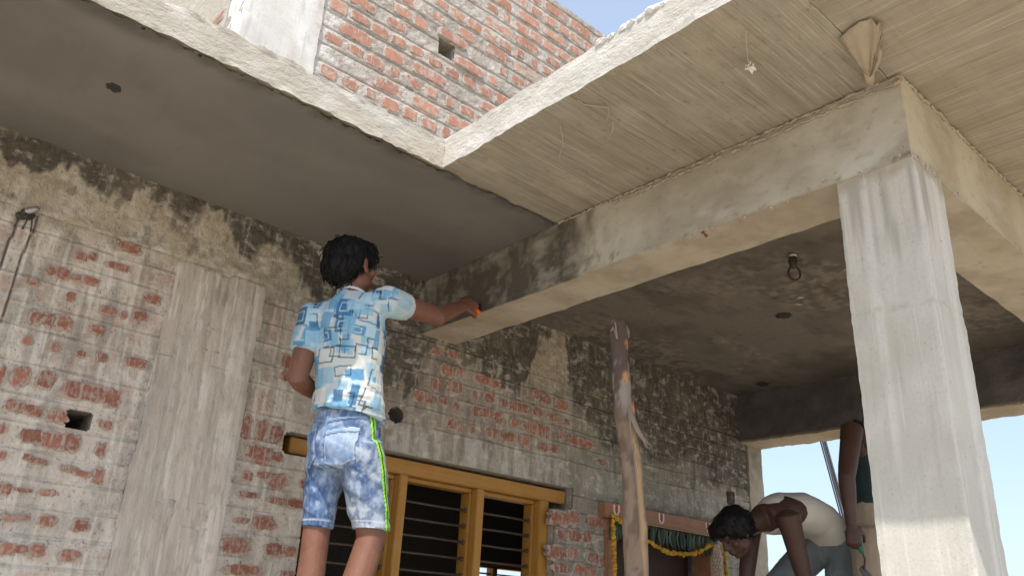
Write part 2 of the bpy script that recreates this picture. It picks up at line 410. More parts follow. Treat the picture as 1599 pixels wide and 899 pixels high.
def pierced(x0, x1, z0, z1, y0, y1, opens):
    """solid wall made of cells with rectangular openings"""
    xs = sorted({x0, x1, *[v for o in opens for v in o[:2] if x0 < v < x1]}); zs = sorted({z0, z1, *[v for o in opens for v in o[2:] if z0 < v < z1]})
    sol = [[not any(o[0] < (a + b) / 2 < o[1] and o[2] < (c + d) / 2 < o[3] for o in opens) for c, d in zip(zs, zs[1:])] for a, b in zip(xs, xs[1:])]
    vs = []; fs = []
    def quad(*p):
        b = len(vs); vs.extend(p); fs.append((b, b + 1, b + 2, b + 3))
    nx, nz = len(xs) - 1, len(zs) - 1
    for i in range(nx):
        for k in range(nz):
            if not sol[i][k]: continue
            a, b, c, d = xs[i], xs[i + 1], zs[k], zs[k + 1]
            quad((a, y0, c), (b, y0, c), (b, y0, d), (a, y0, d)); quad((b, y1, c), (a, y1, c), (a, y1, d), (b, y1, d))
            if i == 0 or not sol[i - 1][k]: quad((a, y1, c), (a, y0, c), (a, y0, d), (a, y1, d))
            if i == nx - 1 or not sol[i + 1][k]: quad((b, y0, c), (b, y1, c), (b, y1, d), (b, y0, d))
            if k == 0 or not sol[i][k - 1]: quad((a, y1, c), (b, y1, c), (b, y0, c), (a, y0, c))
            if k == nz - 1 or not sol[i][k + 1]: quad((a, y0, d), (b, y0, d), (b, y1, d), (a, y1, d))
    return vs, fs

def skin(x0, x1, z0, z1, sx, sz, y, relief, keep=None):
    """dense uneven plane facing the street: returns verts, faces, X, Z"""
    nx = int(round((x1 - x0) / sx)); nz = int(round((z1 - z0) / sz))
    xs = np.linspace(x0, x1, nx + 1); zs = np.linspace(z0, z1, nz + 1)
    X, Z = np.meshgrid(xs, zs); X = X.ravel(); Z = Z.ravel()
    V = np.stack([X, y - relief(X, Z), Z], 1)
    i = np.arange(nx); k = np.arange(nz); I, K = np.meshgrid(i, k)
    b = (K * (nx + 1) + I).ravel()
    F = np.stack([b, b + 1, b + nx + 2, b + nx + 1], 1)
    if keep is not None:
        cx = (X[F[:, 0]] + X[F[:, 2]]) / 2; cz = (Z[F[:, 0]] + Z[F[:, 2]]) / 2
        F = F[keep(cx, cz)]
    return V, F, X, Z

def groove(Z, lines, w):
    d = np.min(np.abs(Z[:, None] - np.array(lines)[None, :]), 1)
    return 1 - ss(0, w, d)

def wall_relief(X, Z):
    P = np.stack([X, 0 * X, Z], 1)
    wob = (fbm(P, (3, 1, 1), 3, 7) - .5) * .022
    a = np.where(X < 1.9, groove(Z + wob, COURSE_A, .007), groove(Z + wob, COURSE_B, .007))
    up = np.where(X < 1.9, groove(Z + wob + .012, COURSE_A, .009), groove(Z + wob + .012, COURSE_B, .009))
    a = a * ss(.30, .5, fbm(P, (6, 1, 14), 3, 14)); a[(Z > 2.24) & (Z < 2.39) & (X > 1.6)] = 0
    r = (fbm(P, (9, 1, 9), 4, 2) - .5) * .012 + (fbm(P, (34, 1, 26), 4, 4) - .5) * .007 - a * .007 + up * .003
    for gx, z0_, z1_ in ((.402, 2.30, 2.83), (.458, 2.20, 2.85)):              # conduit chases cut in the wall
        m = (1 - ss(.001, .006, np.abs(X - gx - (Z - 2.7) * .04 - (fbm(np.stack([X * 0, X * 0, Z], 1), (1, 1, 14), 3, 66) - .5) * .012))) * (Z > z0_) * (Z < z1_)
        r = r - m * .008
    return r

def in_hole(cx, cz):
    k = np.ones(len(cx), bool)
    for n, (a, b, c, d) in enumerate(HOLES):
        mx, mz, rx, rz = (a + b) / 2, (c + d) / 2, (b - a) / 2, (d - c) / 2
        p = 2 if n == 1 else 5
        wob = 1 + .16 * (fbm(np.stack([cx, 0 * cx, cz], 1), (40, 1, 40), 2, 31) - .5)
        k &= (np.abs((cx - mx) / rx) ** p + np.abs((cz - mz) / rz) ** p) > wob
    for a, b, c, d in OPEN:
        k &= ~((cx > a) & (cx < b) & (cz > c) & (cz < d))
    return k

def build_skin_wall(name, parts, m, core=None, colf=wall_colour):
    vs = []; fs = []; cs = []
    base = 0
    for V, F, X, Z, bm_ in parts:
        vs.append(V); fs += (F + base).tolist(); cs.append(colf(X, Z)); base += len(V)
    if core:
        cv, cf = core
        vs.append(np.array(cv)); fs += [tuple(i + base for i in f) for f in cf]
        cs.append(np.tile([.36, .33, .28], (len(cv), 1)))
    return pydata(name, np.concatenate(vs), fs, m, house, tint=np.concatenate(cs))

core = pierced(-2.0, XF2, .45, HB, W + .012, W + .23, OPEN + HOLES)
V1 = skin(.05, XF2, 1.40, HB, .0066, .0058, W, wall_relief, in_hole)
V2 = skin(-2.0, .05, 1.40, HB, .03, .02, W, wall_relief)
V3 = skin(-2.0, XF2, .45, 1.40, .04, .03, W, lambda X, Z: wall_relief(X, Z) * .8, in_hole)
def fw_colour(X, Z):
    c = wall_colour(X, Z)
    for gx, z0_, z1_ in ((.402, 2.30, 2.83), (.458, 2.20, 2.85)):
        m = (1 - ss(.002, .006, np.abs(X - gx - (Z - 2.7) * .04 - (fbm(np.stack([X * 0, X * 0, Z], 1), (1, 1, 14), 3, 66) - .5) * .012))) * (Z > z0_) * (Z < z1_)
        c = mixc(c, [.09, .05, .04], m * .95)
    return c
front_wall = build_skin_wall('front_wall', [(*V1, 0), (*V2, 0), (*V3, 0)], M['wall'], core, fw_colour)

# tie beam over the wall, bare concrete splashed dark with damp cement
def beam_relief(X, Z):
    P = np.stack([X, 0 * X, Z], 1)
    lip = (1 - ss(.0, .035, np.abs(Z - HB - .012))) * ss(.35, .6, fbm(P, (14, 1, 3), 3, 6)) * .008
    return (fbm(P, (10, 1, 10), 4, 12) - .5) * .014 + (fbm(P, (45, 1, 45), 3, 13) - .5) * .008 + lip + .004
Vb = skin(.05, XF2 - .17, HB - .004, H - .002, .0085, .008, W, beam_relief)
Vb2 = skin(-2.0, .05, HB - .004, H - .002, .03, .02, W, beam_relief)
cb = pierced(-2.0, XF2, HB + .0, H - .002, W + .012, W + .23, [])
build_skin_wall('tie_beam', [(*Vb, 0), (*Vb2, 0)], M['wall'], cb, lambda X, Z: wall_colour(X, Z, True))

# flush concrete column in the front wall, streaked with slurry
def col_relief(X, Z):
    P = np.stack([X + Z * .05, 0 * X, Z], 1)
    top = 2.845 + (fbm(P, (14, 1, 1), 3, 51) - .5) * .08
    return (fbm(P, (28, 1, 2.2), 4, 52) - .5) * .012 + (fbm(P, (22, 1, 16), 4, 53) - .5) * .010 + .005 - .014 * ss(-.01, .03, Z - top) - .006 * groove(Z + (fbm(P, (5, 1, 1), 3, 58) - .5) * .05, [2.44, 1.79], .006) * (fbm(P, (8, 1, 1), 2, 59) > .5)
def col_colour(X, Z):
    P = np.stack([X + Z * .06, 0 * X, Z], 1)
    s1 = fbm(P, (30, 1, 1.0), 4, 54)
    c = mixc(np.tile([.61, .53, .445], (len(X), 1)), [.74, .665, .575], ss(.40, .62, s1))
    c = mixc(c, [.46, .395, .33], .7 * ss(.54, .68, fbm(P, (24, 1, .9), 4, 55)))
    c = mixc(c, [.44, .385, .31], .7 * ss(2.45, 2.85, Z))
    c = mixc(c, [.22, .20, .17], .6 * ss(.60, .70, fbm(P, (40, 1, 8), 3, 56)) * ss(2.5, 2.8, Z))
    c = mixc(c, [.74, .67, .58], .8 * ss(.60, .66, fbm(P, (62, 1, 3), 3, 62)))
    c = mixc(c, [.36, .30, .245], .4 * ss(.63, .70, fbm(P, (70, 1, 22), 3, 63)))
    c = mixc(c, [.54, .46, .38], .5 * ss(.52, .64, fbm(P, (9, 1, 6), 5, 64)))
    Q = np.stack([X, 0 * X, Z], 1); e = np.minimum(X - 1.0, 1.40 - X) + (fbm(Q, (14, 1, 9), 4, 65) - .5) * .14
    m = 1 - ss(-.01, .05, e)
    return c * (1 - m[:, None] * .75) + wall_colour(X, Z) * (m[:, None] * .75)
def col_keep(cx, cz):
    w = (fbm(np.stack([cx * 0, 0 * cx, cz], 1), (1, 1, 9), 3, 57) - .5) * .022
    return (cx > 1.0 + w) & (cx < 1.40 + w * .9)
Vc = skin(.96, 1.44, 1.40, 2.87, .0062, .0065, W - .001, col_relief, col_keep)
Vc2 = skin(1.0, 1.40, .45, 1.40, .03, .03, W - .001, col_relief)
build_skin_wall('wall_column', [(*Vc, 0), (*Vc2, 0)], M['column'], None, col_colour)

# ---- bricks showing through the mortar of the front wall
def brick_mesh(seed, n=14, jag=.16, p=3.2, depth=.03, mm=None):
    r = np.random.RandomState(seed); vs = []; fs = []
    for ring, (k, y) in enumerate(((1.0, depth), (1.0, -.0012), (.86, -.0040))):
        if ring != 2: rad = 1 + (r.rand(n) - .6) * jag * 2 if ring == 0 else rad
        for i in range(n):
            a = 2 * math.pi * (i + .5) / n; ca, sa = math.cos(a), math.sin(a)
            x = math.copysign(abs(ca) ** (2 / p), ca) * .5; z = math.copysign(abs(sa) ** (2 / p), sa) * .5
            vs.append((x * rad[i] * k, y, z * rad[i] * k))
    vs.append((0, -.0044, 0)); c = len(vs) - 1
    for q in (0, 1):
        for i in range(n):
            j = (i + 1) % n; fs.append((q * n + i, q * n + j, (q + 1) * n + j, (q + 1) * n + i))
    for i in range(n): fs.append((2 * n + i, 2 * n + (i + 1) % n, c))
    me = bpy.data.meshes.new('brick'); me.from_pydata(vs, [], fs); me.update(); me.materials.append(mm)
    return me
ragged = [brick_mesh(100 + i, 20, .24, 3.0, .03, M['brick']) for i in range(14)]
def put_brick(me, x, z, w, h, parent, y=W, tilt=0.0):
    o = bpy.data.objects.new('brick', me); COL.objects.link(o)
    o.parent = parent; o.location = (x, y, z); o.scale = (w, 1, h); o.rotation_euler = (0, tilt, 0)
    return o
BRICKS = [(0.55, 2.234, 0.037, 0.066),(0.579, 2.241, 0.021, 0.057),(0.642, 2.244, 0.056, 0.063),(0.774, 2.227, 0.145, 0.059),(0.876, 2.225, 0.052, 0.065),(0.557, 2.133, 0.031, 0.037),(0.587, 2.128, 0.025, 0.04),(0.627, 2.127, 0.054, 0.037),(0.709, 2.122, 0.065, 0.04),(0.886, 2.123, 0.023, 0.029),(0.86, 2.125, 0.012, 0.024),(0.643, 2.039, 0.066, 0.046),(0.711, 2.033, 0.073, 0.051),(0.775, 2.04, 0.053, 0.056),(0.88, 2.03, 0.032, 0.048),(0.548, 2.045, 0.018, 0.027),(0.573, 1.957, 0.02, 0.024),(0.652, 1.964, 0.029, 0.02),(0.688, 1.956, 0.05, 0.02),(0.775, 1.947, 0.026, 0.021),(0.804, 1.945, 0.031, 0.021),(0.932, 2.381, 0.074, 0.037),(0.501, 2.228, 0.016, 0.061),(0.61, 1.851, 0.036, 0.033),(0.665, 1.853, 0.053, 0.011),(0.743, 1.855, 0.054, 0.022),(0.895, 1.934, 0.032, 0.051),(0.837, 1.936, 0.049, 0.019),(0.641, 1.759, 0.047, 0.019),(0.684, 1.764, 0.044, 0.019),(0.766, 1.761, 0.054, 0.033),(0.875, 1.758, 0.054, 0.038),(0.663, 1.659, 0.051, 0.037),(0.706, 1.661, 0.036, 0.025),(0.757, 1.659, 0.045, 0.038),(0.857, 1.655, 0.047, 0.039),(0.889, 1.662, 0.017, 0.013),(1.466, 2.022, 0.04, 0.032),(1.535, 2.035, 0.058, 0.027),(1.599, 2.023, 0.077, 0.059),(1.729, 2.026, 0.037, 0.033),(1.482, 1.949, 0.079, 0.021),(1.622, 1.941, 0.089, 0.029),(1.7, 1.941, 0.079, 0.035),(1.474, 1.845, 0.056, 0.02),(1.569, 1.846, 0.092, 0.051),(1.467, 1.747, 0.109, 0.062),(1.633, 1.748, 0.075, 0.046),(1.704, 1.744, 0.059, 0.039),(1.514, 1.658, 0.131, 0.039),(1.503, 2.083, 0.064, 0.013),(1.713, 1.658, 0.059, 0.02),(1.424, 2.216, 0.035, 0.093),(1.49, 2.217, 0.035, 0.088),(1.56, 2.213, 0.06, 0.078),(1.505, 2.121, 0.105, 0.06),(1.57, 2.121, 0.066, 0.038),(1.552, 2.54, 0.05, 0.06),(1.563, 2.475, 0.044, 0.041),(0.556, 2.649, 0.027, 0.029),(0.602, 2.651, 0.041, 0.04),(0.648, 2.65, 0.035, 0.024),(0.697, 2.65, 0.057, 0.032),(0.782, 2.743, 0.074, 0.028),(0.804, 2.833, 0.086, 0.037),(0.786, 2.556, 0.062, 0.029),(0.908, 2.57, 0.055, 0.036),(0.847, 2.555, 0.02, 0.03),(0.938, 2.651, 0.057, 0.036),(0.554, 2.46, 0.037, 0.043),(0.594, 2.464, 0.033, 0.046),(0.647, 2.466, 0.056, 0.051),(0.767, 2.472, 0.047, 0.031),(0.549, 2.369, 0.032, 0.027),(0.64, 2.369, 0.033, 0.032),(0.732, 2.365, 0.03, 0.023),(0.808, 2.369, 0.035, 0.031),(0.646, 2.572, 0.027, 0.034),(0.512, 2.587, 0.039, 0.023),(0.646, 2.738, 0.038, 0.03),(0.685, 2.752, 0.029, 0.03),(2.365, 2.797, 0.058, 0.031),(2.47, 2.803, 0.06, 0.042),(2.446, 2.71, 0.076, 0.059),(2.522, 2.717, 0.039, 0.049),(2.5, 2.636, 0.094, 0.058),(2.384, 2.62, 0.049, 0.061),(2.284, 2.541, 0.059, 0.053),(2.34, 2.543, 0.056, 0.046),(2.437, 2.548, 0.058, 0.037),(2.738, 2.629, 0.064, 0.05),(2.64, 2.622, 0.027, 0.042),(2.522, 2.535, 0.03, 0.041),(2.958, 2.622, 0.125, 0.051),(2.647, 2.537, 0.04, 0.055),(2.722, 2.542, 0.099, 0.049),(2.809, 2.535, 0.055, 0.056),(2.93, 2.534, 0.057, 0.039),(3.1, 2.527, 0.194, 0.073),(3.293, 2.534, 0.052, 0.052),(3.383, 2.521, 0.064, 0.052),(2.511, 2.442, 0.05, 0.053),(2.558, 2.435, 0.021, 0.04),(2.642, 2.447, 0.03, 0.047),(2.748, 2.447, 0.045, 0.048),(2.793, 2.448, 0.036, 0.048),(2.866, 2.445, 0.046, 0.042),(2.917, 2.447, 0.047, 0.049),(3.012, 2.446, 0.091, 0.046),(3.15, 2.435, 0.07, 0.043),(3.245, 2.441, 0.072, 0.044),(2.712, 2.716, 0.155, 0.05),(3.227, 2.618, 0.083, 0.041),(3.09, 2.627, 0.07, 0.052),(3.084, 2.726, 0.06, 0.052),(3.161, 2.709, 0.062, 0.045),(3.287, 2.706, 0.09, 0.053),(3.332, 2.612, 0.053, 0.03),(3.492, 2.514, 0.143, 0.049),(3.632, 2.428, 0.068, 0.03),(3.297, 2.067, 0.125, 0.062),(3.408, 2.087, 0.073, 0.063),(3.583, 2.083, 0.119, 0.054),(3.67, 2.085, 0.055, 0.054),(3.325, 1.985, 0.08, 0.044),(3.416, 1.987, 0.093, 0.052),(3.52, 1.991, 0.053, 0.049),(3.289, 1.887, 0.118, 0.06),(3.404, 1.897, 0.081, 0.054),(3.57, 1.885, 0.085, 0.048),(3.662, 1.872, 0.098, 0.042),(3.317, 1.81, 0.099, 0.046),(3.462, 1.815, 0.067, 0.047),(3.545, 1.808, 0.084, 0.044),(3.684, 1.818, 0.06, 0.035)]
for i, (x, z, w, h) in enumerate(BRICKS):
    put_brick(ragged[i % 14], x, z, w * (1.42 if x > 3.25 and z < 2.2 else 1.26), h * (1.36 if x > 3.25 and z < 2.2 else 1.24), front_wall, W - .0045, random.uniform(-.03, .03))
# a few more, seen between and beyond the workers
for i in range(26):
    x = random.uniform(2.45, 3.3); z = random.choice([2.445, 2.538, 2.625, 2.71]); w = random.choice([.05, .08, .04])
    if all(abs(x - b[0]) > (w + b[2]) / 2 + .015 or abs(z - b[1]) > .04 for b in BRICKS):
        BRICKS.append((x, z, w, .04)); put_brick(ragged[i % 14], x, z, w, .042, front_wall, W - .001)

# ---- pilaster at the far corner
def stain_box(o, f):
    set_tint(o.data, f(verts(o.data), normals(o.data)))
def concrete_tone(P, a, b, f=5, seed=1):
    return mixc(np.tile(a, (len(P), 1)), b, ss(.38, .64, fbm(P, (f, f, f), 4, seed)))
o = rough_box('corner_pilaster', (5.195, W - .012, .45), (XF2 + .004, W + .24, HF), M['beam'], house, .03, .006, 12, 5, .006)
stain_box(o, lambda P, N: mixc(concrete_tone(P, [.42, .37, .29], [.52, .47, .38], 7), [.17, .155, .12], .8 * ss(2.45, 2.75, P[:, 2] + (fbm(P, (15, 15, 8), 3, 4) - .5) * .5) * (N[:, 1] < -.5)))

# ---- roof slab
def two_tone(o, edge_mat):
    o.data.materials.append(edge_mat)
    nz = np.empty(len(o.data.polygons) * 3, np.float32); o.data.polygons.foreach_get("normal", nz)
    o.data.polygons.foreach_set("material_index", (np.abs(nz.reshape(-1, 3)[:, 2]) < .6).astype(np.int32)); o.data.update()
RB = W + 2.15                                                     # back of the house
SX = 5.56
o = rough_box('roof_slab', (XE, .842, H), (SX, RB, HT), M['soffit'], house, .03, .005, 8, 21, .007); two_tone(o, M['slab_edge'])
o = rough_box('roof_slab', (XE + .002, .10, H + .003), (SX, .840, HT - .002), M['soffit_front'], house, .035, .005, 8, 22, .007); two_tone(o, M['slab_edge'])
o = rough_box('roof_slab', (-2.0, YE, H + .002), (XE - .001, RB, HT - .003), M['soffit'], house, .022, .006, 9, 23, .010); two_tone(o, M['slab_edge_beige'])
# thin broken ridges of leaked cement where the portico beams meet the slab
def ridge(a, b, n):
    bm = bmesh.new(); a, b = Vector(a), Vector(b); k = 0
    while k < n - 3:
        L_ = random.randint(3, 9); pts = []
        for i in range(k, min(k + L_, n)): pts.append(a.lerp(b, i / (n - 1)) + Vector((random.uniform(-.003, .003), random.uniform(-.003, .003), random.uniform(-.006, .002))))
        if len(pts) > 1: tube(bm, pts, [random.uniform(.002, .0085) for _ in pts], 5)
        k += L_ - (random.random() < .6)
    o = obj('cement_ridge', bm, M['beam'], house); set_tint(o.data, np.tile([.40, .34, .25], (len(o.data.vertices), 1)))
ridge((XB - .002, YF, H - .006), (XB - .002, 2.3, H - .006), 110); ridge((XB - .003, YF - .002, H - .030), (XB - .003, 2.0, H - .022), 80)
ridge((XB, YF - .002, H - .006), (5.3, YF - .002, H - .006), 200)

# fresh plaster coat under the narrow slab, ragged along its free edge
def plaster_sheet(name, x0, x1, y0, y1, step, z, m, relief, colf, keep=None):
    V, F, X, Y = skin(x0, x1, y0, y1, step, step, 0, lambda a, b: 0 * a)
    if keep is not None: F = F[keep(X[F].mean(1), Y[F].mean(1))]
    P = np.stack([X, Y, z - relief(X, Y)], 1)
    return pydata(name, P, F[:, ::-1].tolist(), m, house, True, colf(X, Y))
def pl_relief(X, Y):
    P = np.stack([X, Y, 0 * X], 1)
    e = 1 - ss(.0, .05, Y - YE - .02 - (fbm(P, (9, 1, 1), 3, 3) - .5) * .03)
    return .010 + (fbm(P, (2.5, 2.5, 1), 3, 1) - .5) * .006 + e * (fbm(P, (60, 60, 1), 3, 2) - .55) * .016
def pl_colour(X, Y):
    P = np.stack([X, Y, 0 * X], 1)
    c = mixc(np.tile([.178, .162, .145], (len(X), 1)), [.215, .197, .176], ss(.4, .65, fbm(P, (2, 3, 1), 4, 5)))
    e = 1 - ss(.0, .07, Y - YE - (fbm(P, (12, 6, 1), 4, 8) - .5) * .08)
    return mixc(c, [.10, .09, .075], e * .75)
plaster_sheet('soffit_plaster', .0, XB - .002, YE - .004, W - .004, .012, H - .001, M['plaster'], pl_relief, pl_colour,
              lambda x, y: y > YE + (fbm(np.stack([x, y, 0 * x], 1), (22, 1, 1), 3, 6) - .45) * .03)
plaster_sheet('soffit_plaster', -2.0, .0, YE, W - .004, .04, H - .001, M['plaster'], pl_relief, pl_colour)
# rough cast plaster over the portico ceiling
def ce_patch(P):
    return ss(.54, .64, fbm(P, (1.6, 2.2, 1), 4, 19)) * ss(2.9, 3.4, P[:, 0]) * (1 - ss(4.6, 5.0, P[:, 0]))
def ce_relief(X, Y):
    P = np.stack([X, Y, 0 * X], 1)
    return .008 + (fbm(P, (4, 6, 1), 4, 11) - .5) * .014 + (fbm(P, (34, 34, 1), 3, 12) - .5) * (.008 + .022 * ce_patch(P))
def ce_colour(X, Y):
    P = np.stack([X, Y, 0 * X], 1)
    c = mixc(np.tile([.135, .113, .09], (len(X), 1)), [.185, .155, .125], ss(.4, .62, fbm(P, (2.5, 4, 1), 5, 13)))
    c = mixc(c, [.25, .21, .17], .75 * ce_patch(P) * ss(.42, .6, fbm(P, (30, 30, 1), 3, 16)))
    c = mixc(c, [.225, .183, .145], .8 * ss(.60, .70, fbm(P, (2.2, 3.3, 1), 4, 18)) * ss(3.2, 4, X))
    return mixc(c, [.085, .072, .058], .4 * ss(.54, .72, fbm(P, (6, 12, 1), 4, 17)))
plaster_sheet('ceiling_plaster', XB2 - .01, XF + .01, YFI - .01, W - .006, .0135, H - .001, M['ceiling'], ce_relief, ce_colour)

# ---- beams and pillars of the portico
def beam_colour(P, N):
    c = concrete_tone(P, [.40, .36, .28], [.51, .475, .39], 4, 3)
    sl = (1 - ss(1.02, 1.08, P[:, 1])) * (1 - ss(.0, .02, P[:, 2] - HB - .055 + (fbm(P, (20, 20, 14), 4, 33) - .5) * .16))
    c = mixc(c, [.53, .515, .455], sl * .9)
    c = mixc(c, [.31, .265, .195], .6 * ss(.52, .68, fbm(P, (7, 5, 9), 5, 36)) * (1 - ss(1.2, 1.9, P[:, 1])))
    c = mixc(c, [.60, .57, .49], .6 * ss(.55, .68, fbm(P, (10, 6, 10), 5, 37)) * (1 - ss(HB + .05, HB + .16, P[:, 2])))
    c = mixc(c, [.16, .14, .11], .75 * ss(.66, .70, fbm(P, (60, 32, 50), 3, 38)) * (1 - ss(HB + .02, HB + .09, P[:, 2])))
    down = N[:, 2] < -.5
    c[down] = concrete_tone(P[down], [.40, .335, .245], [.49, .425, .32], 5, 4)
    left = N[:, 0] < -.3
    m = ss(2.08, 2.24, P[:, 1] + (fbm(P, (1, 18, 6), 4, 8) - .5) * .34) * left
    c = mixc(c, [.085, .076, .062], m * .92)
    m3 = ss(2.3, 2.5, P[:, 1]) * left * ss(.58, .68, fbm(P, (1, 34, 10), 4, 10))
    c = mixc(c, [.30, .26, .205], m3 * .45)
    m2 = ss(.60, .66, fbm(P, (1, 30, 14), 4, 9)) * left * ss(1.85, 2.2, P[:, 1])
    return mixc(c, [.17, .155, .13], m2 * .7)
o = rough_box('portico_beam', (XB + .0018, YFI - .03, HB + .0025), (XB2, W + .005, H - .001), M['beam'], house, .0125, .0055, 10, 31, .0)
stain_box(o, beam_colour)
def front_beam_colour(P, N):
    c = concrete_tone(P, [.44, .37, .26], [.56, .49, .36], 4, 6)
    down = N[:, 2] < -.5
    c[down] = concrete_tone(P[down], [.40, .335, .245], [.49, .425, .32], 5, 4)
    left = N[:, 0] < -.3; c[left] = beam_colour(P[left], N[left])
    return c
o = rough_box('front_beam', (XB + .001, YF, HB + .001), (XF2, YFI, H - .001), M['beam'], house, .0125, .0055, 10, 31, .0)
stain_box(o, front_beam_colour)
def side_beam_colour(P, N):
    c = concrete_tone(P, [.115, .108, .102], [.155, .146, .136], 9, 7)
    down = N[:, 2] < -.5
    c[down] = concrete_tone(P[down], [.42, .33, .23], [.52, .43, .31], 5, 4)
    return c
o = rough_box('side_beam', (XF, YFI + .001, HF), (XF2, W - .001, H - .001), M['side_beam'], house, .022, .008, 14, 33, .008)
stain_box(o, side_beam_colour)

def pillar_colour(P, N):
    c = concrete_tone(P, [.53, .505, .43], [.61, .585, .515], 3, 12)
    cool = 1 - ss(1.7, 2.25, P[:, 2])
    c = mixc(c, [.53, .53, .48], cool * .5)
    S = P.copy(); S[:, 2] *= .035; S[:, 0] += .004 * fbm(P, (1, 1, 5), 2, 3); S[:, 1] += .006 * fbm(P, (1, 1, 4), 2, 4)
    drip = fbm(S, (46, 46, 9), 2, 13)
    lo = 2.40 + .35 * fbm(S * np.array([1, 1, 0]), (60, 60, 1), 2, 17)
    c = mixc(c, [.33, .32, .275], .7 * ss(.60, .67, drip) * ss(-.03, .12, P[:, 2] - lo))
    c = mixc(c, [.70, .685, .635], .6 * ss(.62, .67, fbm(S, (40, 40, 10), 2, 15)))
    c = mixc(c, [.42, .37, .29], .9 * ss(2.80, 2.85, P[:, 2] + (fbm(P, (16, 16, 16), 4, 14) - .5) * .13))
    pour = np.exp(-((P[:, 2] - 2.41 + (fbm(P, (9, 9, 1), 3, 16) - .5) * .06) / .007) ** 2)
    return mixc(c, [.34, .32, .28], pour * .5 * ss(.45, .58, fbm(P, (30, 30, 5), 3, 18)))
o = rough_box('corner_pillar', (XB + .002, YF + .001, .45), (2.4602, YFI, HB + .03), M['pillar'], house, .0125, .0028, 4, 41, .0035)
P = verts(o.data); n = normals(o.data)
set_verts(o.data, P + n * ((-.002 * np.exp(-((P[:, 2] - 2.41 + (fbm(P, (9, 9, 1), 3, 16) - .5) * .06) / .008) ** 2) + .0004 * (P[:, 2] < 2.41) * ss(2.2, 2.41, P[:, 2]))[:, None]))
stain_box(o, pillar_colour)
o = rough_box('side_pillar', (XF + .002, YF + .001, .45), (XF2 - .002, YFI, HB + .03), M['pillar'], house, .04, .005, 8, 42, .004)
stain_box(o, pillar_colour)
# lumps of aggregate squeezed out along the beam foot and around the pillar head
bm = bmesh.new()
for i in range(70):
    y = random.uniform(YF, 1.6) if i < 50 else random.uniform(1.6, 2.1); r = random.uniform(.002, .0058)
    z = HB + random.uniform(-.004, .03) * (1.6 if y < 1.1 else .8)
    bmesh.ops.create_icosphere(bm, subdivisions=1, radius=r, matrix=Matrix.Translation((XB - .001, y, z)) @ Matrix.Diagonal((.6, 1.3, .8, 1)))
for i in range(50):
    x = random.uniform(XB + .02, XB + .22) if i < 30 else random.uniform(XB + .2, 3.6); r = random.uniform(.002, .0058)
    bmesh.ops.create_icosphere(bm, subdivisions=1, radius=r, matrix=Matrix.Translation((x, YF, HB + random.uniform(-.004, .03))) @ Matrix.Diagonal((1.3, .6, .8, 1)))
for v in bm.verts: v.co += Vector((random.uniform(-.002, .002), random.uniform(-.002, .002), random.uniform(-.002, .002)))
o = obj('aggregate_lumps', bm, M['beam'], house); set_tint(o.data, np.tile([.46, .41, .32], (len(o.data.vertices), 1))); o['kind'] = 'stuff'
# lime lumps standing on the slab edge
bm = bmesh.new()
for i in range(60):
    y = 1.38 + random.gauss(0, .08); r = random.uniform(.006, .02)
    bmesh.ops.create_icosphere(bm, subdivisions=2, radius=r, matrix=Matrix.Translation((XE + .02 + random.uniform(-.018, .04), y, HT + r * .2)) @ Matrix.Diagonal((1, 1.5, .7, 1)))
for v in bm.verts: v.co += Vector((random.uniform(-.004, .004), random.uniform(-.004, .004), random.uniform(-.004, .004)))
obj('lime_lumps', bm, M['white_paint'], house)['kind'] = 'stuff'

# ---- rooms behind the wall
CZ0 = .45
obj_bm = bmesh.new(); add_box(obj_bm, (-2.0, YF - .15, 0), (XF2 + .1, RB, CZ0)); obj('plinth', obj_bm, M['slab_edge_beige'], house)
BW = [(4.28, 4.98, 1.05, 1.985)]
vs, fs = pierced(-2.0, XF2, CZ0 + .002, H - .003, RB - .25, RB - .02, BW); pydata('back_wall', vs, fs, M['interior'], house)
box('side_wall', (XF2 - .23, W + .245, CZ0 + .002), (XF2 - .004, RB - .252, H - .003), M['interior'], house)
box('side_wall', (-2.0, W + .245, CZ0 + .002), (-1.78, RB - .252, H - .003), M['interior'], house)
box('back_window_frame', (4.28, RB - .2, 1.93), (4.98, RB - .12, 1.983), M['wood_yellow'], house)
box('back_window_frame', (4.515, RB - .2, 1.05), (4.56, RB - .12, 1.93), M['wood_yellow_v'], house)
for z in (1.45, 1.6, 1.75, 1.88): box('back_window_bar', (4.28, RB - .17, z), (4.98, RB - .16, z + .012), M['iron'], house)

# ---- upper storey
def up_relief(X, Z):
    P = np.stack([X, 0 * X, Z], 1)
    g = groove(Z + (fbm(P, (3, 1, 1), 3, 7) - .5) * .012, UC, .010)
    return (fbm(P, (8, 1, 8), 4, 2) - .5) * .012 + (fbm(P, (30, 1, 30), 4, 4) - .5) * .012 - g * .010
UC = [4.142 + .1067 * k for k in range(-8, 14)]
UH = (2.185, 2.300, 4.590, 4.705)                                # brick left out
def up_colour(X, Z):
    P = np.stack([X, 0 * X, Z], 1); n = fbm(P, (6, 1, 7), 4, 3)
    c = mixc(np.tile([.37, .33, .285], (len(X), 1)), [.49, .45, .40], ss(.38, .64, n))
    c = mixc(c, [.46, .34, .28], .4 * ss(.54, .68, fbm(P, (11, 1, 14), 4, 5)))
    c = mixc(c, [.66, .64, .60], .8 * (1 - ss(1.46, 1.62, X + (n - .5) * .2)))
    return c
UT = 5.58
core = pierced(1.04, 4.4, HT - .01, UT, W + .014, W + .23, [UH])
Vu = skin(1.42, 4.4, HT - .012, UT, .0085, .007, W, up_relief, lambda cx, cz: ~((cx > UH[0]) & (cx < UH[1]) & (cz > UH[2]) & (cz < UH[3])))
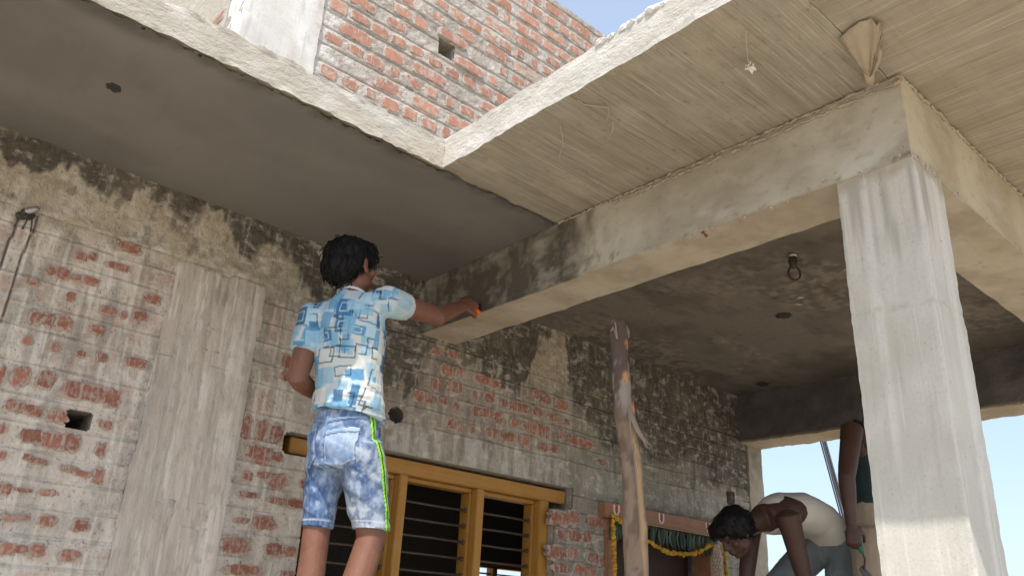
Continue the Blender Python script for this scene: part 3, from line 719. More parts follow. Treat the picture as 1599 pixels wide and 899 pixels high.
upper_wall = build_skin_wall('upper_wall', [(*Vu, 0)], M['wall'], core, up_colour)
box('upper_wall_backing', (UH[0] - .03, W + .12, UH[2] - .03), (UH[1] + .03, W + .225, UH[3] + .03), M['brick_sunny'], upper_wall)
o = rough_box('upper_column', (1.04, W - .022, HT - .01), (1.435, W + .2, UT), M['pillar'], house, .03, .006, 9, 51, .006)
stain_box(o, lambda P, N: mixc(concrete_tone(P, [.62, .60, .56], [.74, .73, .70], 5, 3), [.50, .42, .36], .5 * ss(.55, .68, fbm(P, (12, 12, 1.5), 4, 8))))
return_wall = box('return_wall', (1.045, W + .205, HT - .01), (1.27, RB, UT - .01), M['slab_edge_beige'], house)
full = [brick_mesh(200 + i, 20, .06, 7.0, .04, M['brick_sunny']) for i in range(12)]
outside = []
nb = 0
for k, (za, zb) in enumerate(zip(UC, UC[1:])):
    zc = (za + zb) / 2
    if zc > UT - .04 or zc < HT: continue
    x = 1.47 + (.0 if k % 2 else .06)
    while x < 4.3:
        L_ = .232 if k % 2 == 0 else .115
        xc = x + L_ / 2; x += L_ + .014
        if UH[0] - .05 < xc < UH[1] + .05 and UH[2] < zc < UH[3]: continue
        if 2.14 < xc < 2.55 and 4.55 < zc < 4.79: continue
        r = random.random()
        if r < (.22 if xc < 1.75 else .05): continue
        w = L_ * random.uniform(.82, 1.02); h = random.uniform(.056, .080)
        if r > .86: w *= .6
        d = Vector((xc, W, zc - 1.5)); u = 799.5 + 1276.3 * d.dot(RT) / d.dot(FW); v = 449.5 - 1276.3 * d.dot(UP) / d.dot(FW)
        seen = -60 < v < 330 and u < 1040 and u + v * .0 > 420 and zc > 3.75
        if seen:
            put_brick(random.choice(full), xc, zc + random.uniform(-.006, .006), w, h, upper_wall, W + random.uniform(-.0035, .003), random.uniform(-.02, .02)); nb += 1
        else: outside.append((xc, zc, w, h))
bm = bmesh.new()
for xc, zc, w, h in outside:
    vv = bm.verts[:]; n0 = len(vv); bm.from_mesh(random.choice(full)); bm.verts.ensure_lookup_table()
    for v in bm.verts[n0:]: v.co = Vector((v.co.x * w + xc, v.co.y + W - .004, v.co.z * h + zc))
o = obj('brick_courses', bm, M['brick_sunny'], upper_wall); o['kind'] = 'stuff'
# bricks of the return wall and the broken brick beside the gap
for k in range(6):
    for j in range(6):
        o = put_brick(random.choice(full), 1.045, 3.98 + k * .0915, .21 if k % 2 else .10, .062, return_wall, 0)
        o.location = (1.043, W + .34 + j * (.235 if k % 2 else .12) + .05, 3.82 + k * .1067); o.rotation_euler = (0, 0, -math.pi / 2)
put_brick(full[0], 2.275, 4.742, .21, .062, upper_wall, W - .014, .02)
put_brick(full[3], 2.415, 4.610, .21, .062, upper_wall, W - .016, .03)

# ---- wooden window with iron bars
FY0, FY1 = W + .045, W + .125
def wood(name, lo, hi, parent, m='wood_yellow', bev=.004):
    return box(name, lo, hi, M[m], parent, bev)
window = wood('window', (1.655, FY0, 2.158), (3.385, FY1, 2.228), house)
POSTS = ((1.79, 1.845), (2.255, 2.303), (2.742, 2.792), (3.192, 3.261)); FYB = W + .165
for a, b in POSTS: wood('window_post', (a, FY0 + .002, .95), (b, FYB, 2.157), window, 'wood_yellow_v')
for (_, a), (b, _) in zip(POSTS, POSTS[1:]):
    wood('window_rebate', (a + .001, FY0 + .045, 2.136), (b - .001, FYB - .002, 2.1565), window)
    for q in (a, b - .018): wood('window_rebate', (q + .0008, FY0 + .045, .95), (q + .0172, FYB - .002, 2.135), window, 'wood_yellow_v')
    for k in range(11):
        z = 2.046 - k * .0795
        bm = bmesh.new(); tube(bm, [(a - .002, FY0 + .07, z), ((a + b) / 2, FY0 + .07, z + random.uniform(-.003, .003)), (b + .002, FY0 + .07, z)], .0065, 8)
        for q in (a + .022, b - .022): ellipsoid(bm, (q, FY0 + .066, z), (.010, .012, .011), None, 8, 6)
        obj('window_bar', bm, M['iron'], window, True)

# ---- door frame with white and red marks
DY = W - .06
door = wood('door_frame', (3.608, DY, 2.112), (4.80, W + .10, 2.196), house, 'wood_red')
wood('door_jamb', (3.668, DY + .03, CZ0), (3.745, W + .10, 2.111), door, 'wood_red'); wood('door_jamb', (4.65, DY + .03, CZ0), (4.735, W + .10, 2.111), door, 'wood_red')
for x in (3.705, 4.12, 4.60):
    bm = bmesh.new(); z0 = 2.128; hgt = .060
    for s in (-1, 1):
        tube(bm, [(x + s * .020, DY - .001, z0 + hgt), (x + s * .021, DY - .001, z0 + hgt * .45), (x + s * .013, DY - .001, z0 + .010), (x, DY - .001, z0 + .002)], [.0055, .005, .005, .004], 6)
    o = obj('tilak_mark', bm, M['white_paint'], door)
    bm = bmesh.new(); tube(bm, [(x, DY - .001, z0 + hgt * .9), (x, DY - .001, z0 + .020)], [.0045, .0035], 6); obj('tilak_mark', bm, M['red_paint'], door)['label'] = 'red centre stroke'

# ---- fittings on walls and ceilings (parts of the house, fixed in place)
bm = bmesh.new()
for r0, y0_, y1_ in ((.041, W + .001, W + .10),):
    n = 18
    a_ = [bm.verts.new((2.163 + r0 * math.cos(2 * math.pi * k / n), y0_, 2.42 + r0 * .95 * math.sin(2 * math.pi * k / n))) for k in range(n)]
    b_ = [bm.verts.new((2.163 + r0 * math.cos(2 * math.pi * k / n), y1_, 2.42 + r0 * .95 * math.sin(2 * math.pi * k / n))) for k in range(n)]
    for k in range(n): bm.faces.new((a_[k], b_[k], b_[(k + 1) % n], a_[(k + 1) % n]))
    bm.faces.new(b_[::-1])
obj('pipe_hole_sleeve', bm, M['interior'], house, True)
def ceiling_box(x, y, r, mname='dark', sq=1.0):
    bm = bmesh.new(); n = 18; rings = []; q = random.Random(int(x * 100))
    wob = [q.uniform(.75, 1.25) for _ in range(n)]
    for rr, z in ((r * 1.3, H - .010), (r * 1.05, H - .0165), (r * .8, H - .017), (r * .4, H - .0165)):
        rings.append([bm.verts.new((x + rr * wob[k] * math.cos(2 * math.pi * k / n), y + rr * wob[k] * math.sin(2 * math.pi * k / n), z + q.uniform(-.002, .002))) for k in range(n)])
    for a, b in zip(rings, rings[1:]):
        for k in range(n): bm.faces.new((a[k], a[(k + 1) % n], b[(k + 1) % n], b[k]))
    bm.faces.new(rings[-1])
    return obj('ceiling_outlet', bm, M[mname], house, True)
ceiling_box(.49, 2.717, .022); ceiling_box(3.86, 2.168, .03); ceiling_box(4.93, 2.975, .035)

# ------------------------------------------------------------------ timber prop, scaffold, rods
M['bark'] = mat('weathered_bark', attr=True, layers=[((.34, .285, .235), (70, 70, 10), 5, .58, .70, .35), ((.14, .10, .08), (50, 50, 14), 5, .55, .75, .7), ((.20, .17, .15), (120, 120, 60), 4, .6, .75, .5)], rough=.9, bumps=[((70, 70, 14), .9, .008, 6)])
M['plank'] = mat('grey_scaffold_board', (.30, .24, .17), layers=[((.18, .14, .10), (4, 60, 60), 5, .45, .7, .7)], rough=.9)
prop = thing('timber_prop', 'rough debarked tree-branch pole standing upright in front of the door', 'pole', (2.40, 2.0, 0))
line = [(2.41, 0), (2.405, .5), (2.40, 1.0), (2.398, 1.4), (2.396, 1.69), (2.388, 1.91), (2.375, 2.047), (2.350, 2.187), (2.325, 2.33), (2.306, 2.479), (2.297, 2.60), (2.296, 2.632)]
lx = np.array([p[0] for p in line]); lz = np.array([p[1] for p in line])
bm = bmesh.new()
zz = np.linspace(0, 2.632, 170)
rad = np.interp(zz, [0, 1.5, 2.0, 2.15, 2.25, 2.4, 2.6, 2.632], [.046, .043, .042, .039, .036, .034, .034, .028])
tube(bm, [(np.interp(z, lz, lx), 2.0, z) for z in zz], rad.tolist(), 22, 1.0, (0, 1, 0))
o = obj('trunk', bm, M['bark'], prop, True)
P = verts(o.data)
d = (fbm(P, (34, 34, 6), 4, 3) - .5) * .014 + (fbm(P, (14, 14, 5), 3, 5) - .5) * .008 + .004 * np.exp(-((P[:, 2] - 2.27) / .03) ** 2) + .003 * np.exp(-((P[:, 2] - 1.86) / .025) ** 2)
scar = ss(1.60, 1.75, P[:, 2]) * (1 - ss(2.20, 2.26, P[:, 2])) * (P[:, 1] < 2.0) * (1 - ss(.010, .022, np.abs(P[:, 0] - np.interp(P[:, 2], lz, lx) + .004 + (P[:, 2] - 2.2) * .02)))
displace(o, d - scar * .010)
low = 1 - ss(2.2, 2.30, P[:, 2] + (fbm(P, (20, 20, 14), 3, 8) - .5) * .2)
c = mixc(np.tile([.115, .08, .068], (len(P), 1)), [.30, .265, .235], ss(.57, .62, fbm(P, (16, 16, 9), 4, 6)))
c = mixc(c, [.275, .20, .145], low * .9); c = mixc(c, [.15, .105, .075], low * .8 * ss(.54, .62, fbm(P, (30, 30, 20), 4, 7))); c = mixc(c, [.50, .345, .20], scar)
for k, (zx, dx) in enumerate(((2.53, .018), (2.40, -.012), (2.29, .012))):
    rr = np.sqrt(((P[:, 2] - zx) / 1.2) ** 2 + (P[:, 0] - np.interp(P[:, 2], lz, lx) - dx) ** 2) + (fbm(P, (60, 60, 60), 3, 9) - .5) * .03
    c = mixc(c, [.62, .28, .12], (1 - ss(.012, .022, rr)) * (P[:, 1] < 2.0) * .9)
set_tint(o.data, c)
def bark_strip(pts, rs):
    bm = bmesh.new(); tube(bm, pts, rs, 7, .45, (0, 1, 0)); o = obj('bark_strip', bm, M['bark'], prop, True)
    set_tint(o.data, np.tile([.30, .24, .20], (len(o.data.vertices), 1)))
bark_strip([(2.318, 1.968, 2.29), (2.330, 1.962, 2.25), (2.350, 1.953, 2.205), (2.385, 1.945, 2.165)], [.009, .015, .014, .009])
for a, b in ((2.388, 2.143), (2.414, 2.156), (2.402, 2.142)): bark_strip([(2.376, 1.947, 2.174), (a, 1.943, b)], [.006, .003])
bark_strip([(2.268, 1.985, 2.60), (2.252, 1.98, 2.575), (2.262, 1.975, 2.545)], [.004, .004, .006]); bark_strip([(2.246, 1.98, 2.585), (2.224, 1.975, 2.566)], [.006, .003]); bark_strip([(2.255, 1.98, 2.61), (2.262, 1.975, 2.545)], [.005, .005])
bark_strip([(2.322, 1.985, 2.62), (2.335, 1.98, 2.595), (2.330, 1.975, 2.565)], [.007, .006, .003])
for pts in ([(2.31, 1.965, 2.28), (2.302, 1.95, 2.24), (2.318, 1.955, 2.19), (2.322, 1.955, 2.13)], [(2.335, 1.96, 2.15), (2.328, 1.95, 2.10), (2.345, 1.955, 2.03), (2.35, 1.955, 1.96)]): bark_strip(pts, [.002, .004, .004, .002])

def trestle(name, label, x0, x1, y0, y1, z):
    t = thing(name, label, 'scaffold', ((x0 + x1) / 2, (y0 + y1) / 2, 0), 'scaffold platforms under the workers')
    n = max(2, int((y1 - y0) / .22)); w = (y1 - y0) / n
    for i in range(n): box('plank', (x0, y0 + i * w + .006, z - .04), (x1, y0 + (i + 1) * w - .006, z), M['plank'], t, .004)
    for y in (y0 + .04, y1 - .08): box('ledger', (x0 + .02, y, z - .11), (x1 - .02, y + .05, z - .041), M['plank'], t, .004)
    for x in (x0 + .08, x1 - .14):
        for y in (y0 + .04, y1 - .08): box('leg', (x, y + .002, .0 if x < 2.2 else .45), (x + .06, y + .048, z - .111), M['plank'], t, .004)
    return t
trestle('scaffold_trestle', 'low plank trestle the worker in the printed shirt stands on', .9, 2.15, 2.48, 2.95, 1.27)
trestle('scaffold_trestle', 'plank trestle under the two workers behind the pillar', 3.75, 5.0, 1.72, 2.72, 1.27)

M['rod'] = mat('bare_steel_rod', (.16, .17, .19), rough=.5, metallic=.4)
for i, dx in enumerate((0, .055, .095, .15)):
    a = Vector((5.722 + dx, 3.0 + .012 * i, 2.889)); dr = Vector((.168 + .01 * (i == 3), 0, -.445)).normalized()
    top = a - dr * ((3.62 - 2.889) / .445 * Vector((.168, 0, -.445)).length); bot = a + dr * (2.885 / .445 * Vector((.168, 0, -.445)).length)
    o = wire('steel_rod', [top, a, bot], 0.0055 if i < 3 else .011, M['rod'])
    tag(o, ['leftmost of the leaning thin rods seen beneath the far beam', 'second thin rod from the left leaning beyond the far beam', 'third thin rod from the left leaning beyond the far beam', 'thickest, rightmost leaning rod beyond the far beam'][i], 'rod', 'steel rods leaning outside the portico')

# ------------------------------------------------------------------ people
M['skin1'] = mat('brown_skin', (.20, .088, .055), layers=[((.26, .122, .078), (12, 12, 12), 4, .5, .7, .6), ((.13, .055, .035), (20, 20, 20), 4, .55, .75, .4), ((.36, .27, .21), (60, 60, 60), 7, .60, .72, .25), ((.10, .045, .03), (9, 9, 9), 5, .55, .72, .4)], rough=.5, spec=.4, bumps=[((180, 180, 180), .15, .001, 3)])
M['skin2'] = mat('backlit_brown_skin', (.075, .037, .027), layers=[((.105, .053, .039), (12, 12, 12), 4, .5, .7, .6)], rough=.5, spec=.4, bumps=[((180, 180, 180), .15, .001, 3)])  # skin of the two rear workers, backlit shade put into the colour
M['hair'] = mat('black_hair', (.007, .0065, .007), layers=[((.02, .018, .018), (90, 90, 30), 4, .55, .75, .6)], rough=.55, spec=.22, bumps=[((120, 120, 40), .7, .004, 4)])
M['eye'] = mat('eye_dark', (.10, .08, .07), rough=.3)
M['shirt'] = mat('printed_cotton', attr=True, rough=.9, bumps=[((9, 9, 5), .2, .01, 4), ((400, 400, 400), .15, .001, 2)])
M['denim'] = mat('acid_washed_denim', attr=True, layers=[((.46, .54, .66), (90, 90, 40), 5, .54, .72, .35), ((.06, .10, .20), (130, 130, 60), 4, .55, .72, .45)], rough=.9, bumps=[((16, 16, 9), .3, .01, 5), ((350, 350, 350), .3, .001, 2)])
M['vest'] = mat('cream_ribbed_vest', (.68, .64, .56), layers=[((.50, .44, .35), (6, 6, 6), 4, .5, .7, .5)], rough=.9, bumps=[((14, 14, 8), .4, .01, 5)])
M['jeans'] = mat('faded_grey_jeans', (.17, .20, .21), layers=[((.30, .33, .33), (9, 9, 6), 5, .5, .7, .6), ((.10, .12, .14), (16, 16, 12), 5, .55, .75, .6)], rough=.9, bumps=[((14, 14, 8), .5, .012, 5)])
M['green_vest'] = mat('dark_green_vest', (.02, .042, .042), rough=.9, bumps=[((14, 14, 8), .4, .01, 5)])
M['beige_cloth'] = mat('beige_trousers', (.36, .29, .22), layers=[((.26, .21, .16), (9, 9, 6), 5, .5, .7, .6)], rough=.9, bumps=[((14, 14, 8), .5, .012, 5)])
M['lime'] = mat('lime_green_tape', (.32, .72, .06), rough=.7)
M['black_tape'] = mat('black_tape', (.02, .025, .02), rough=.8)
M['orange'] = mat('orange_plastic', (.85, .13, .03), rough=.4)
M['green_plastic'] = mat('green_plastic', (.03, .17, .14), rough=.45)
V3 = Vector

def frame_from(fwd, up):
    f = V3(fwd).normalized(); u = V3(up); u = (u - f * u.dot(f)).normalized(); r = f.cross(u)
    return r, f, u
def head_shape(bm, c, fwd, up, s=1.0):
    """skull, jaw, brow, nose, lips, chin, ears as overlapping shapes, fused later"""
    r, f, u = frame_from(fwd, up); R = Matrix((r, f, u)).transposed(); c = V3(c)
    def at(x, y, z): return c + (r * x + f * y + u * z) * s
    def E(p, rad, nu=18, nv=12): ellipsoid(bm, at(*p), [q * s for q in rad], R, nu, nv)
    E((0, -.008, .025), (.074, .094, .088)); E((0, .030, -.030), (.060, .062, .085))
    E((0, .066, -.092), (.026, .024, .020)); E((0, .072, .028), (.052, .020, .016)); E((0, .088, -.058), (.026, .014, .016))
    E((0, .096, -.052), (.020, .008, .007)); E((0, .094, -.066), (.018, .009, .008))
    tube(bm, [at(0, .086, .018), at(0, .102, -.012), at(0, .108, -.026)], [.009 * s, .012 * s, .014 * s], 10)
    for sd in (-1, 1):
        E((sd * .013, .098, -.029), (.009, .009, .008)); E((sd * .046, .060, -.022), (.022, .022, .020))
        E((sd * .052, .016, -.060), (.018, .040, .034))
        bmat = Matrix.Rotation(sd * .35, 3, u)
        ellipsoid(bm, at(sd * .079, -.006, -.006), (.010 * s, .020 * s, .033 * s), bmat @ R, 12, 8)
        ellipsoid(bm, at(sd * .080, .0, -.033), (.008 * s, .011 * s, .012 * s), R, 10, 8)
    return at, R
def hand_shape(bm, wrist, D, Np, thumb=1, curl=(60, 70, 45), s=1.0, spread=.0):
    """palm, four separate fingers of unequal length, thumb from the side of the palm"""
    D = V3(D).normalized(); Np = V3(Np); Np = (Np - D * Np.dot(D)).normalized(); S = D.cross(Np) * thumb; wrist = V3(wrist)
    R = Matrix((S, D, Np)).transposed()
    ellipsoid(bm, wrist + D * .045 * s, (.038 * s, .052 * s, .017 * s), R, 16, 10)
    ellipsoid(bm, wrist + D * .070 * s, (.040 * s, .024 * s, .014 * s), R, 16, 10)
    ellipsoid(bm, wrist + D * .030 * s + S * .022 * s + Np * .008 * s, (.017 * s, .030 * s, .016 * s), R, 12, 8)
    for i, (off, ln) in enumerate(((.030, .92), (.010, 1.0), (-.010, .95), (-.029, .76))):
        p = wrist + D * (.086 - .006 * abs(i - 1.3)) * s + S * off * s; a = 0.0; pts = [p - D * .02 * s]; rs = [.0095 * s]
        pts.append(p); rs.append(.0098 * s)
        for k, L_ in enumerate((.042, .027, .021)):
            a += math.radians(curl[k] * (1 + .06 * (i - 1)))
            p = p + (D * math.cos(a) + Np * math.sin(a) + S * spread * off * 6) * L_ * ln * s
            pts.append(p); rs.append((.0088, .0082, .0068)[k] * s)
        tube(bm, pts, rs, 9)
    b = wrist + D * .022 * s + S * .034 * s + Np * .006 * s
    t1 = b + (D * .65 + S * .45 + Np * .45).normalized() * .036 * s
    t2 = t1 + (D * .75 - S * .05 + Np * .75).normalized() * .032 * s
    t3 = t2 + (D * .55 - S * .45 + Np * .60).normalized() * .024 * s
    tube(bm, [b - D * .012 * s, b, t1, t2, t3], [.012 * s, .0125 * s, .0108 * s, .0100 * s, .0078 * s], 9)
def foot_shape(bm, ankle, fwd, sole):
    a = V3(ankle); f = V3(fwd).normalized(); s_ = f.cross(V3((0, 0, 1)))
    R = Matrix((s_, f, V3((0, 0, 1)))).transposed()
    ellipsoid(bm, V3((a.x, a.y, sole + .034)) - f * .02, (.032, .045, .034), R); ellipsoid(bm, V3((a.x, a.y, sole + .032)) + f * .075, (.038, .095, .031), R)
    for i in range(5): ellipsoid(bm, V3((a.x, a.y, sole + .014)) + f * (.168 - .010 * i) + s_ * (.030 - .016 * i), (.010 - .0012 * (i > 0), .020, .012), R, 10, 8)
def arm(bm, sh, el, wr, r=(.050, .046, .040, .038, .040, .034, .026)):
    sh, el, wr = V3(sh), V3(el), V3(wr)
    tube(bm, [sh, sh.lerp(el, .3), sh.lerp(el, .8), el, el.lerp(wr, .2), el.lerp(wr, .6), wr], r, 14)
def clothed(name, bm, voxel, m, parent, amp, freq, seed, smooth=3):
    o = remesh(name, bm, voxel, m, parent, smooth)
    P = verts(o.data)
    displace(o, (fbm(P, freq, 4, seed) - .5) * 2 * amp)
    return o
def hair_cap(name, parent, c, fwd, up, s, shape, seed, clump=.012, freq=(26, 26, 14), nstrand=260, slen=.05, R3=(.088, .108, .092)):
    """hair mass with clumps plus free strands over it"""
    r, f, u = frame_from(fwd, up); R = Matrix((r, f, u)).transposed(); c = V3(c)
    bm = bmesh.new()
    for p, rad in shape: ellipsoid(bm, c + (r * p[0] + f * p[1] + u * p[2]) * s, [q * s for q in rad], R, 20, 14)
    o = remesh(name, bm, .005, M['hair'], parent, 3)
    P = verts(o.data); d = (fbm(P, freq, 4, seed) - .45) * 2 * clump
    displace(o, d)
    P = verts(o.data); N = normals(o.data); rs = np.random.RandomState(seed); ids = rs.choice(len(P), nstrand)
    bm = bmesh.new()
    for i in ids:
        p, n = V3(P[i]), V3(N[i]); cr = (c + u * .07 * s - f * .02 * s)
        t = (p - cr); t = t - n * t.dot(n)
        if t.length < 1e-4: continue
        t.normalize(); t = (t * .9 + n * .06 + V3(rs.randn(3)) * .16 - u * .25).normalized(); L_ = slen * (.5 + rs.rand())
        q = p - n * .003; pts = [q, q + t * L_ * .4 + n * .006, q + t * L_ * .8 + n * .003, q + t * L_ - n * .004 - u * .003]
        tube(bm, pts, [.0022, .0024, .0016, .0006], 4, caps=False)
    o2 = obj('hair_strands', bm, M['hair'], o, True); o2['kind'] = 'stuff'
    return o

# ---------------- worker in the printed shirt, reaching up to the beam
G1 = 1.27
man = thing('person', 'worker in blue and white printed t-shirt and denim shorts reaching to beam', 'person', (1.54, 2.70, G1))
def turn(deg): return V3((math.sin(math.radians(deg)), math.cos(math.radians(deg)), 0)), V3((math.cos(math.radians(deg)), -math.sin(math.radians(deg)), 0))
F1, R1 = turn(48); FM, RM = turn(58); FH, RH = turn(72); U = V3((0, 0, 1))       # shoulders, waist and hips turn step by step towards the beam
HC = V3((1.488, 2.705, 2.803)); HF1 = V3((.93, .22, .10)); HU = V3((-.10, .0, 1))
shL, elL, wrL = (1.405, 2.795, 2.585), (1.369, 2.79, 2.325), (1.53, 2.92, 2.32)
shR, elR, wrR = (1.600, 2.585, 2.652), (1.885, 2.645, 2.692), (2.108, 2.768, 2.834)
legL = [((1.535, 2.755, 2.08), .060), ((1.530, 2.775, 1.92), .052), ((1.532, 2.778, 1.775), .050), ((1.530, 2.772, 1.69), .049), ((1.526, 2.765, 1.60), .051), ((1.528, 2.775, 1.45), .038), ((1.530, 2.78, 1.35), .032), ((1.530, 2.78, 1.31), .035)]
legR = [((1.580, 2.650, 2.08), .060), ((1.630, 2.628, 1.92), .056), ((1.668, 2.622, 1.775), .054), ((1.648, 2.618, 1.70), .053), ((1.622, 2.612, 1.61), .056), ((1.606, 2.618, 1.46), .041), ((1.600, 2.625, 1.35), .033), ((1.600, 2.625, 1.31), .036)]
bm = bmesh.new()
at, HR = head_shape(bm, HC, HF1, HU, 1.0)
tube(bm, [(1.505, 2.70, 2.62), (1.500, 2.70, 2.70), HC - V3((0, 0, .045))], [.064, .054, .056], 16)
loft(bm, [((1.555, 2.70, 2.05), RH * .095, FH * .075), ((1.553, 2.70, 2.20), RM * .095, FM * .075), ((1.535, 2.70, 2.38), R1 * .112, F1 * .085), ((1.518, 2.69, 2.52), R1 * .126, F1 * .09), ((1.505, 2.69, 2.60), R1 * .118, F1 * .078), ((1.503, 2.70, 2.655), R1 * .075, F1 * .06)])
arm(bm, shL, elL, wrL, (.050, .047, .043, .040, .040, .034, .026)); arm(bm, shR, elR, wrR, (.050, .046, .042, .040, .039, .034, .027))
ellipsoid(bm, V3(elR) + V3((.0, .0, -.008)), (.040, .037, .036))
for L_ in (legL, legR):
    tube(bm, [p for p, q in L_], [q for p, q in L_], 16); foot_shape(bm, L_[-1][0], FH, G1)
DH = V3((.72, .20, .55)); NH = V3((.30, .85, -.45))
hand_shape(bm, wrR, DH, NH, -1, (72, 78, 50), 1.08)
hand_shape(bm, wrL, (.5, .5, .2), (.1, -.5, .8), 1, (25, 30, 20), .98)
body = remesh('body', bm, .0045, M['skin1'], man, 5)
for sd in (-1, 1):
    bm = bmesh.new(); ellipsoid(bm, at(sd * .032, .078, .004), (.012, .012, .012)); obj('eye', bm, M['eye'], man, True)
hair_cap('hair', man, HC, HF1, HU, .975, [((0, -.022, .034), (.092, .108, .088)), ((0, -.062, -.012), (.084, .070, .080)), ((0, .060, .062), (.068, .054, .042)), ((0, .020, .075), (.080, .085, .050)), ((.058, -.035, -.006), (.032, .045, .045)), ((-.058, -.035, -.006), (.032, .045, .045)), ((0, -.072, -.05), (.05, .038, .034))], 5, .008, (20, 20, 12), 520, .034)

# t-shirt
bm = bmesh.new()
loft(bm, [((1.553, 2.70, 2.215), RH * .142, FH * .126), ((1.551, 2.70, 2.25), RH * .138, FH * .119), ((1.545, 2.70, 2.32), RM * .128, FM * .104), ((1.532, 2.695, 2.42), R1 * .132, F1 * .102), ((1.519, 2.69, 2.52), R1 * .142, F1 * .104), ((1.507, 2.688, 2.60), R1 * .132, F1 * .092), ((1.503, 2.692, 2.645), R1 * .096, F1 * .074), ((1.502, 2.697, 2.680), R1 * .060, F1 * .056), ((1.502, 2.70, 2.694), R1 * .056, F1 * .054)], 28)
def sleeve(sh, el, t, r0, r1, inner):
    sh, el = V3(sh), V3(el); e = sh.lerp(el, t); d = (el - sh).normalized()
    ellipsoid(bm, sh, (r0 * 1.04,) * 3)
    tube(bm, [V3(inner), V3(inner).lerp(sh, .6), sh], [r0 * 1.0, r0 * 1.05, r0], 16)
    tube(bm, [sh - d * .01, sh.lerp(e, .5), e, e + d * .001], [r0 * 1.03, (r0 + r1) / 2 * 1.03, r1, r1 * .9], 18)
sleeve(shL, elL, .53, .060, .056, (1.46, 2.75, 2.60)); sleeve(shR, elR, .36, .061, .055, (1.545, 2.645, 2.63))
shirt = remesh('tshirt', bm, .0042, M['shirt'], man, 3)
P = verts(shirt.data); P[:, 2] -= (1 - ss(2.18, 2.36, P[:, 2])) * .032 * np.clip(((P - np.array([1.553, 2.70, 2.2])) @ np.array([.741, -.67, 0]) + .08) / .18, 0, 1); set_verts(shirt.data, P)
P = verts(shirt.data); N = normals(shirt.data)
u_ = P @ np.array(R1); dn = np.abs(N @ np.array(F1)) < .5
diag = P.copy(); diag[:, 2] += .8 * (u_ - u_.mean())
wr = (fbm(diag, (4, 4, 15), 3, 3) - .5) * .024 + (fbm(P, (13, 13, 8), 3, 4) - .5) * .008
low = (1 - ss(2.23, 2.38, P[:, 2])) * (fbm(P, (4, 4, 26), 3, 6) - .38) * .030
hem = (np.abs(P[:, 2] - 2.203) < .004) * -.0012
displace(shirt, wr + low + hem)
uu = np.where(dn, P @ np.array(F1) + 3.0, u_); vv = P[:, 2]
c = np.tile([.56, .59, .57], (len(P), 1)); r3 = np.random.RandomState(11)
c = mixc(c, [.36, .53, .63], .6 * ss(.42, .62, fbm(P, (7, 7, 7), 3, 8)))
cu = [uu[~dn].mean(), uu[dn].mean()]
for i in range(270):
    cc = cu[i % 4 == 3]; cx = cc + r3.uniform(-.26, .26); cz = r3.uniform(2.17, 2.74); a = r3.uniform(-.18, .18)
    X = (uu - cx) * math.cos(a) + (vv - cz) * math.sin(a); Z = -(uu - cx) * math.sin(a) + (vv - cz) * math.cos(a)
    w, h = r3.uniform(.014, .036), r3.uniform(.016, .040); d = np.maximum(np.abs(X) - w, np.abs(Z) - h)
    k = i % 5
    if k == 0: c = mixc(c, [(.04, .16, .32), (.07, .24, .43), (.035, .11, .23)][r3.randint(3)], (1 - ss(-.002, .001, d)) * .9)
    elif k in (1, 4): c = mixc(c, [(.22, .44, .60), (.36, .57, .69)][r3.randint(2)], (1 - ss(-.002, .001, d)) * .7)
    elif k == 2: c = mixc(c, (.03, .06, .10), (1 - ss(.0012, .0032, np.abs(d))) * .9 * (fbm(P, (30, 30, 30), 2, i) > .36))
    elif i % 2: c = mixc(c, (.64, .655, .62), (1 - ss(-.002, .001, d)) * .85)
    else: c = mixc(c, (.10, .30, .50), (1 - ss(-.002, .001, d)) * .8)
    if k == 0 and i % 10 == 0:                                   # pale line drawn inside the solid squares
        d2 = np.maximum(np.abs(X) - w * .55, np.abs(Z) - h * .5); c = mixc(c, (.55, .70, .80), (1 - ss(.0008, .0026, np.abs(d2))) * .8)
set_tint(shirt.data, c)
bm = bmesh.new(); n = 26
ring = [V3((1.502, 2.699, 2.694)) + R1 * .0555 * math.cos(2 * math.pi * k / n) + F1 * .0530 * math.sin(2 * math.pi * k / n) + U * (-.010 - .012 * math.sin(2 * math.pi * k / n)) for k in range(n + 1)]
tube(bm, ring, .0055, 8, caps=False); o = obj('collar', bm, M['shirt'], shirt, True); set_tint(o.data, np.tile([.55, .68, .74], (len(o.data.vertices), 1)))

# denim shorts
bm = bmesh.new()
loft(bm, [((1.555, 2.70, 1.985), RH * .03, FH * .03), ((1.555, 2.70, 2.00), RH * .125, FH * .105), ((1.555, 2.70, 2.08), RH * .140, FH * .122), ((1.555, 2.70, 2.17), RH * .130, FH * .112), ((1.553, 2.70, 2.255), RH * .117, FH * .096)], 26)
def short_leg(pts):
    tube(bm, [p for p, q in pts], [q for p, q in pts], 20)
short_leg([((1.533, 2.768, 2.09), .084), ((1.530, 2.772, 2.0), .078), ((1.530, 2.776, 1.90), .068), ((1.532, 2.778, 1.80), .061), ((1.532, 2.778, 1.798), .058)])
short_leg([((1.580, 2.630, 2.09), .086), ((1.605, 2.628, 2.0), .086), ((1.640, 2.625, 1.90), .080), ((1.668, 2.622, 1.80), .071), ((1.668, 2.622, 1.798), .068)])
shorts = remesh('shorts', bm, .0045, M['denim'], man, 3)
P = verts(shorts.data); P[:, 2] = np.where(P[:, 2] < 1.797, 1.797 + (P[:, 2] - 1.797) * .08, P[:, 2]); set_verts(shorts.data, P)
q = P.copy(); q[:, 2] += .5 * ((P - np.array([1.56, 2.7, 2])) @ np.array([.741, -.67, 0]))
displace(shorts, (fbm(q, (5, 5, 17), 3, 13) - .5) * .028 + (fbm(P, (14, 14, 9), 3, 14) - .5) * .008)
P = verts(shorts.data); N = normals(shorts.data)
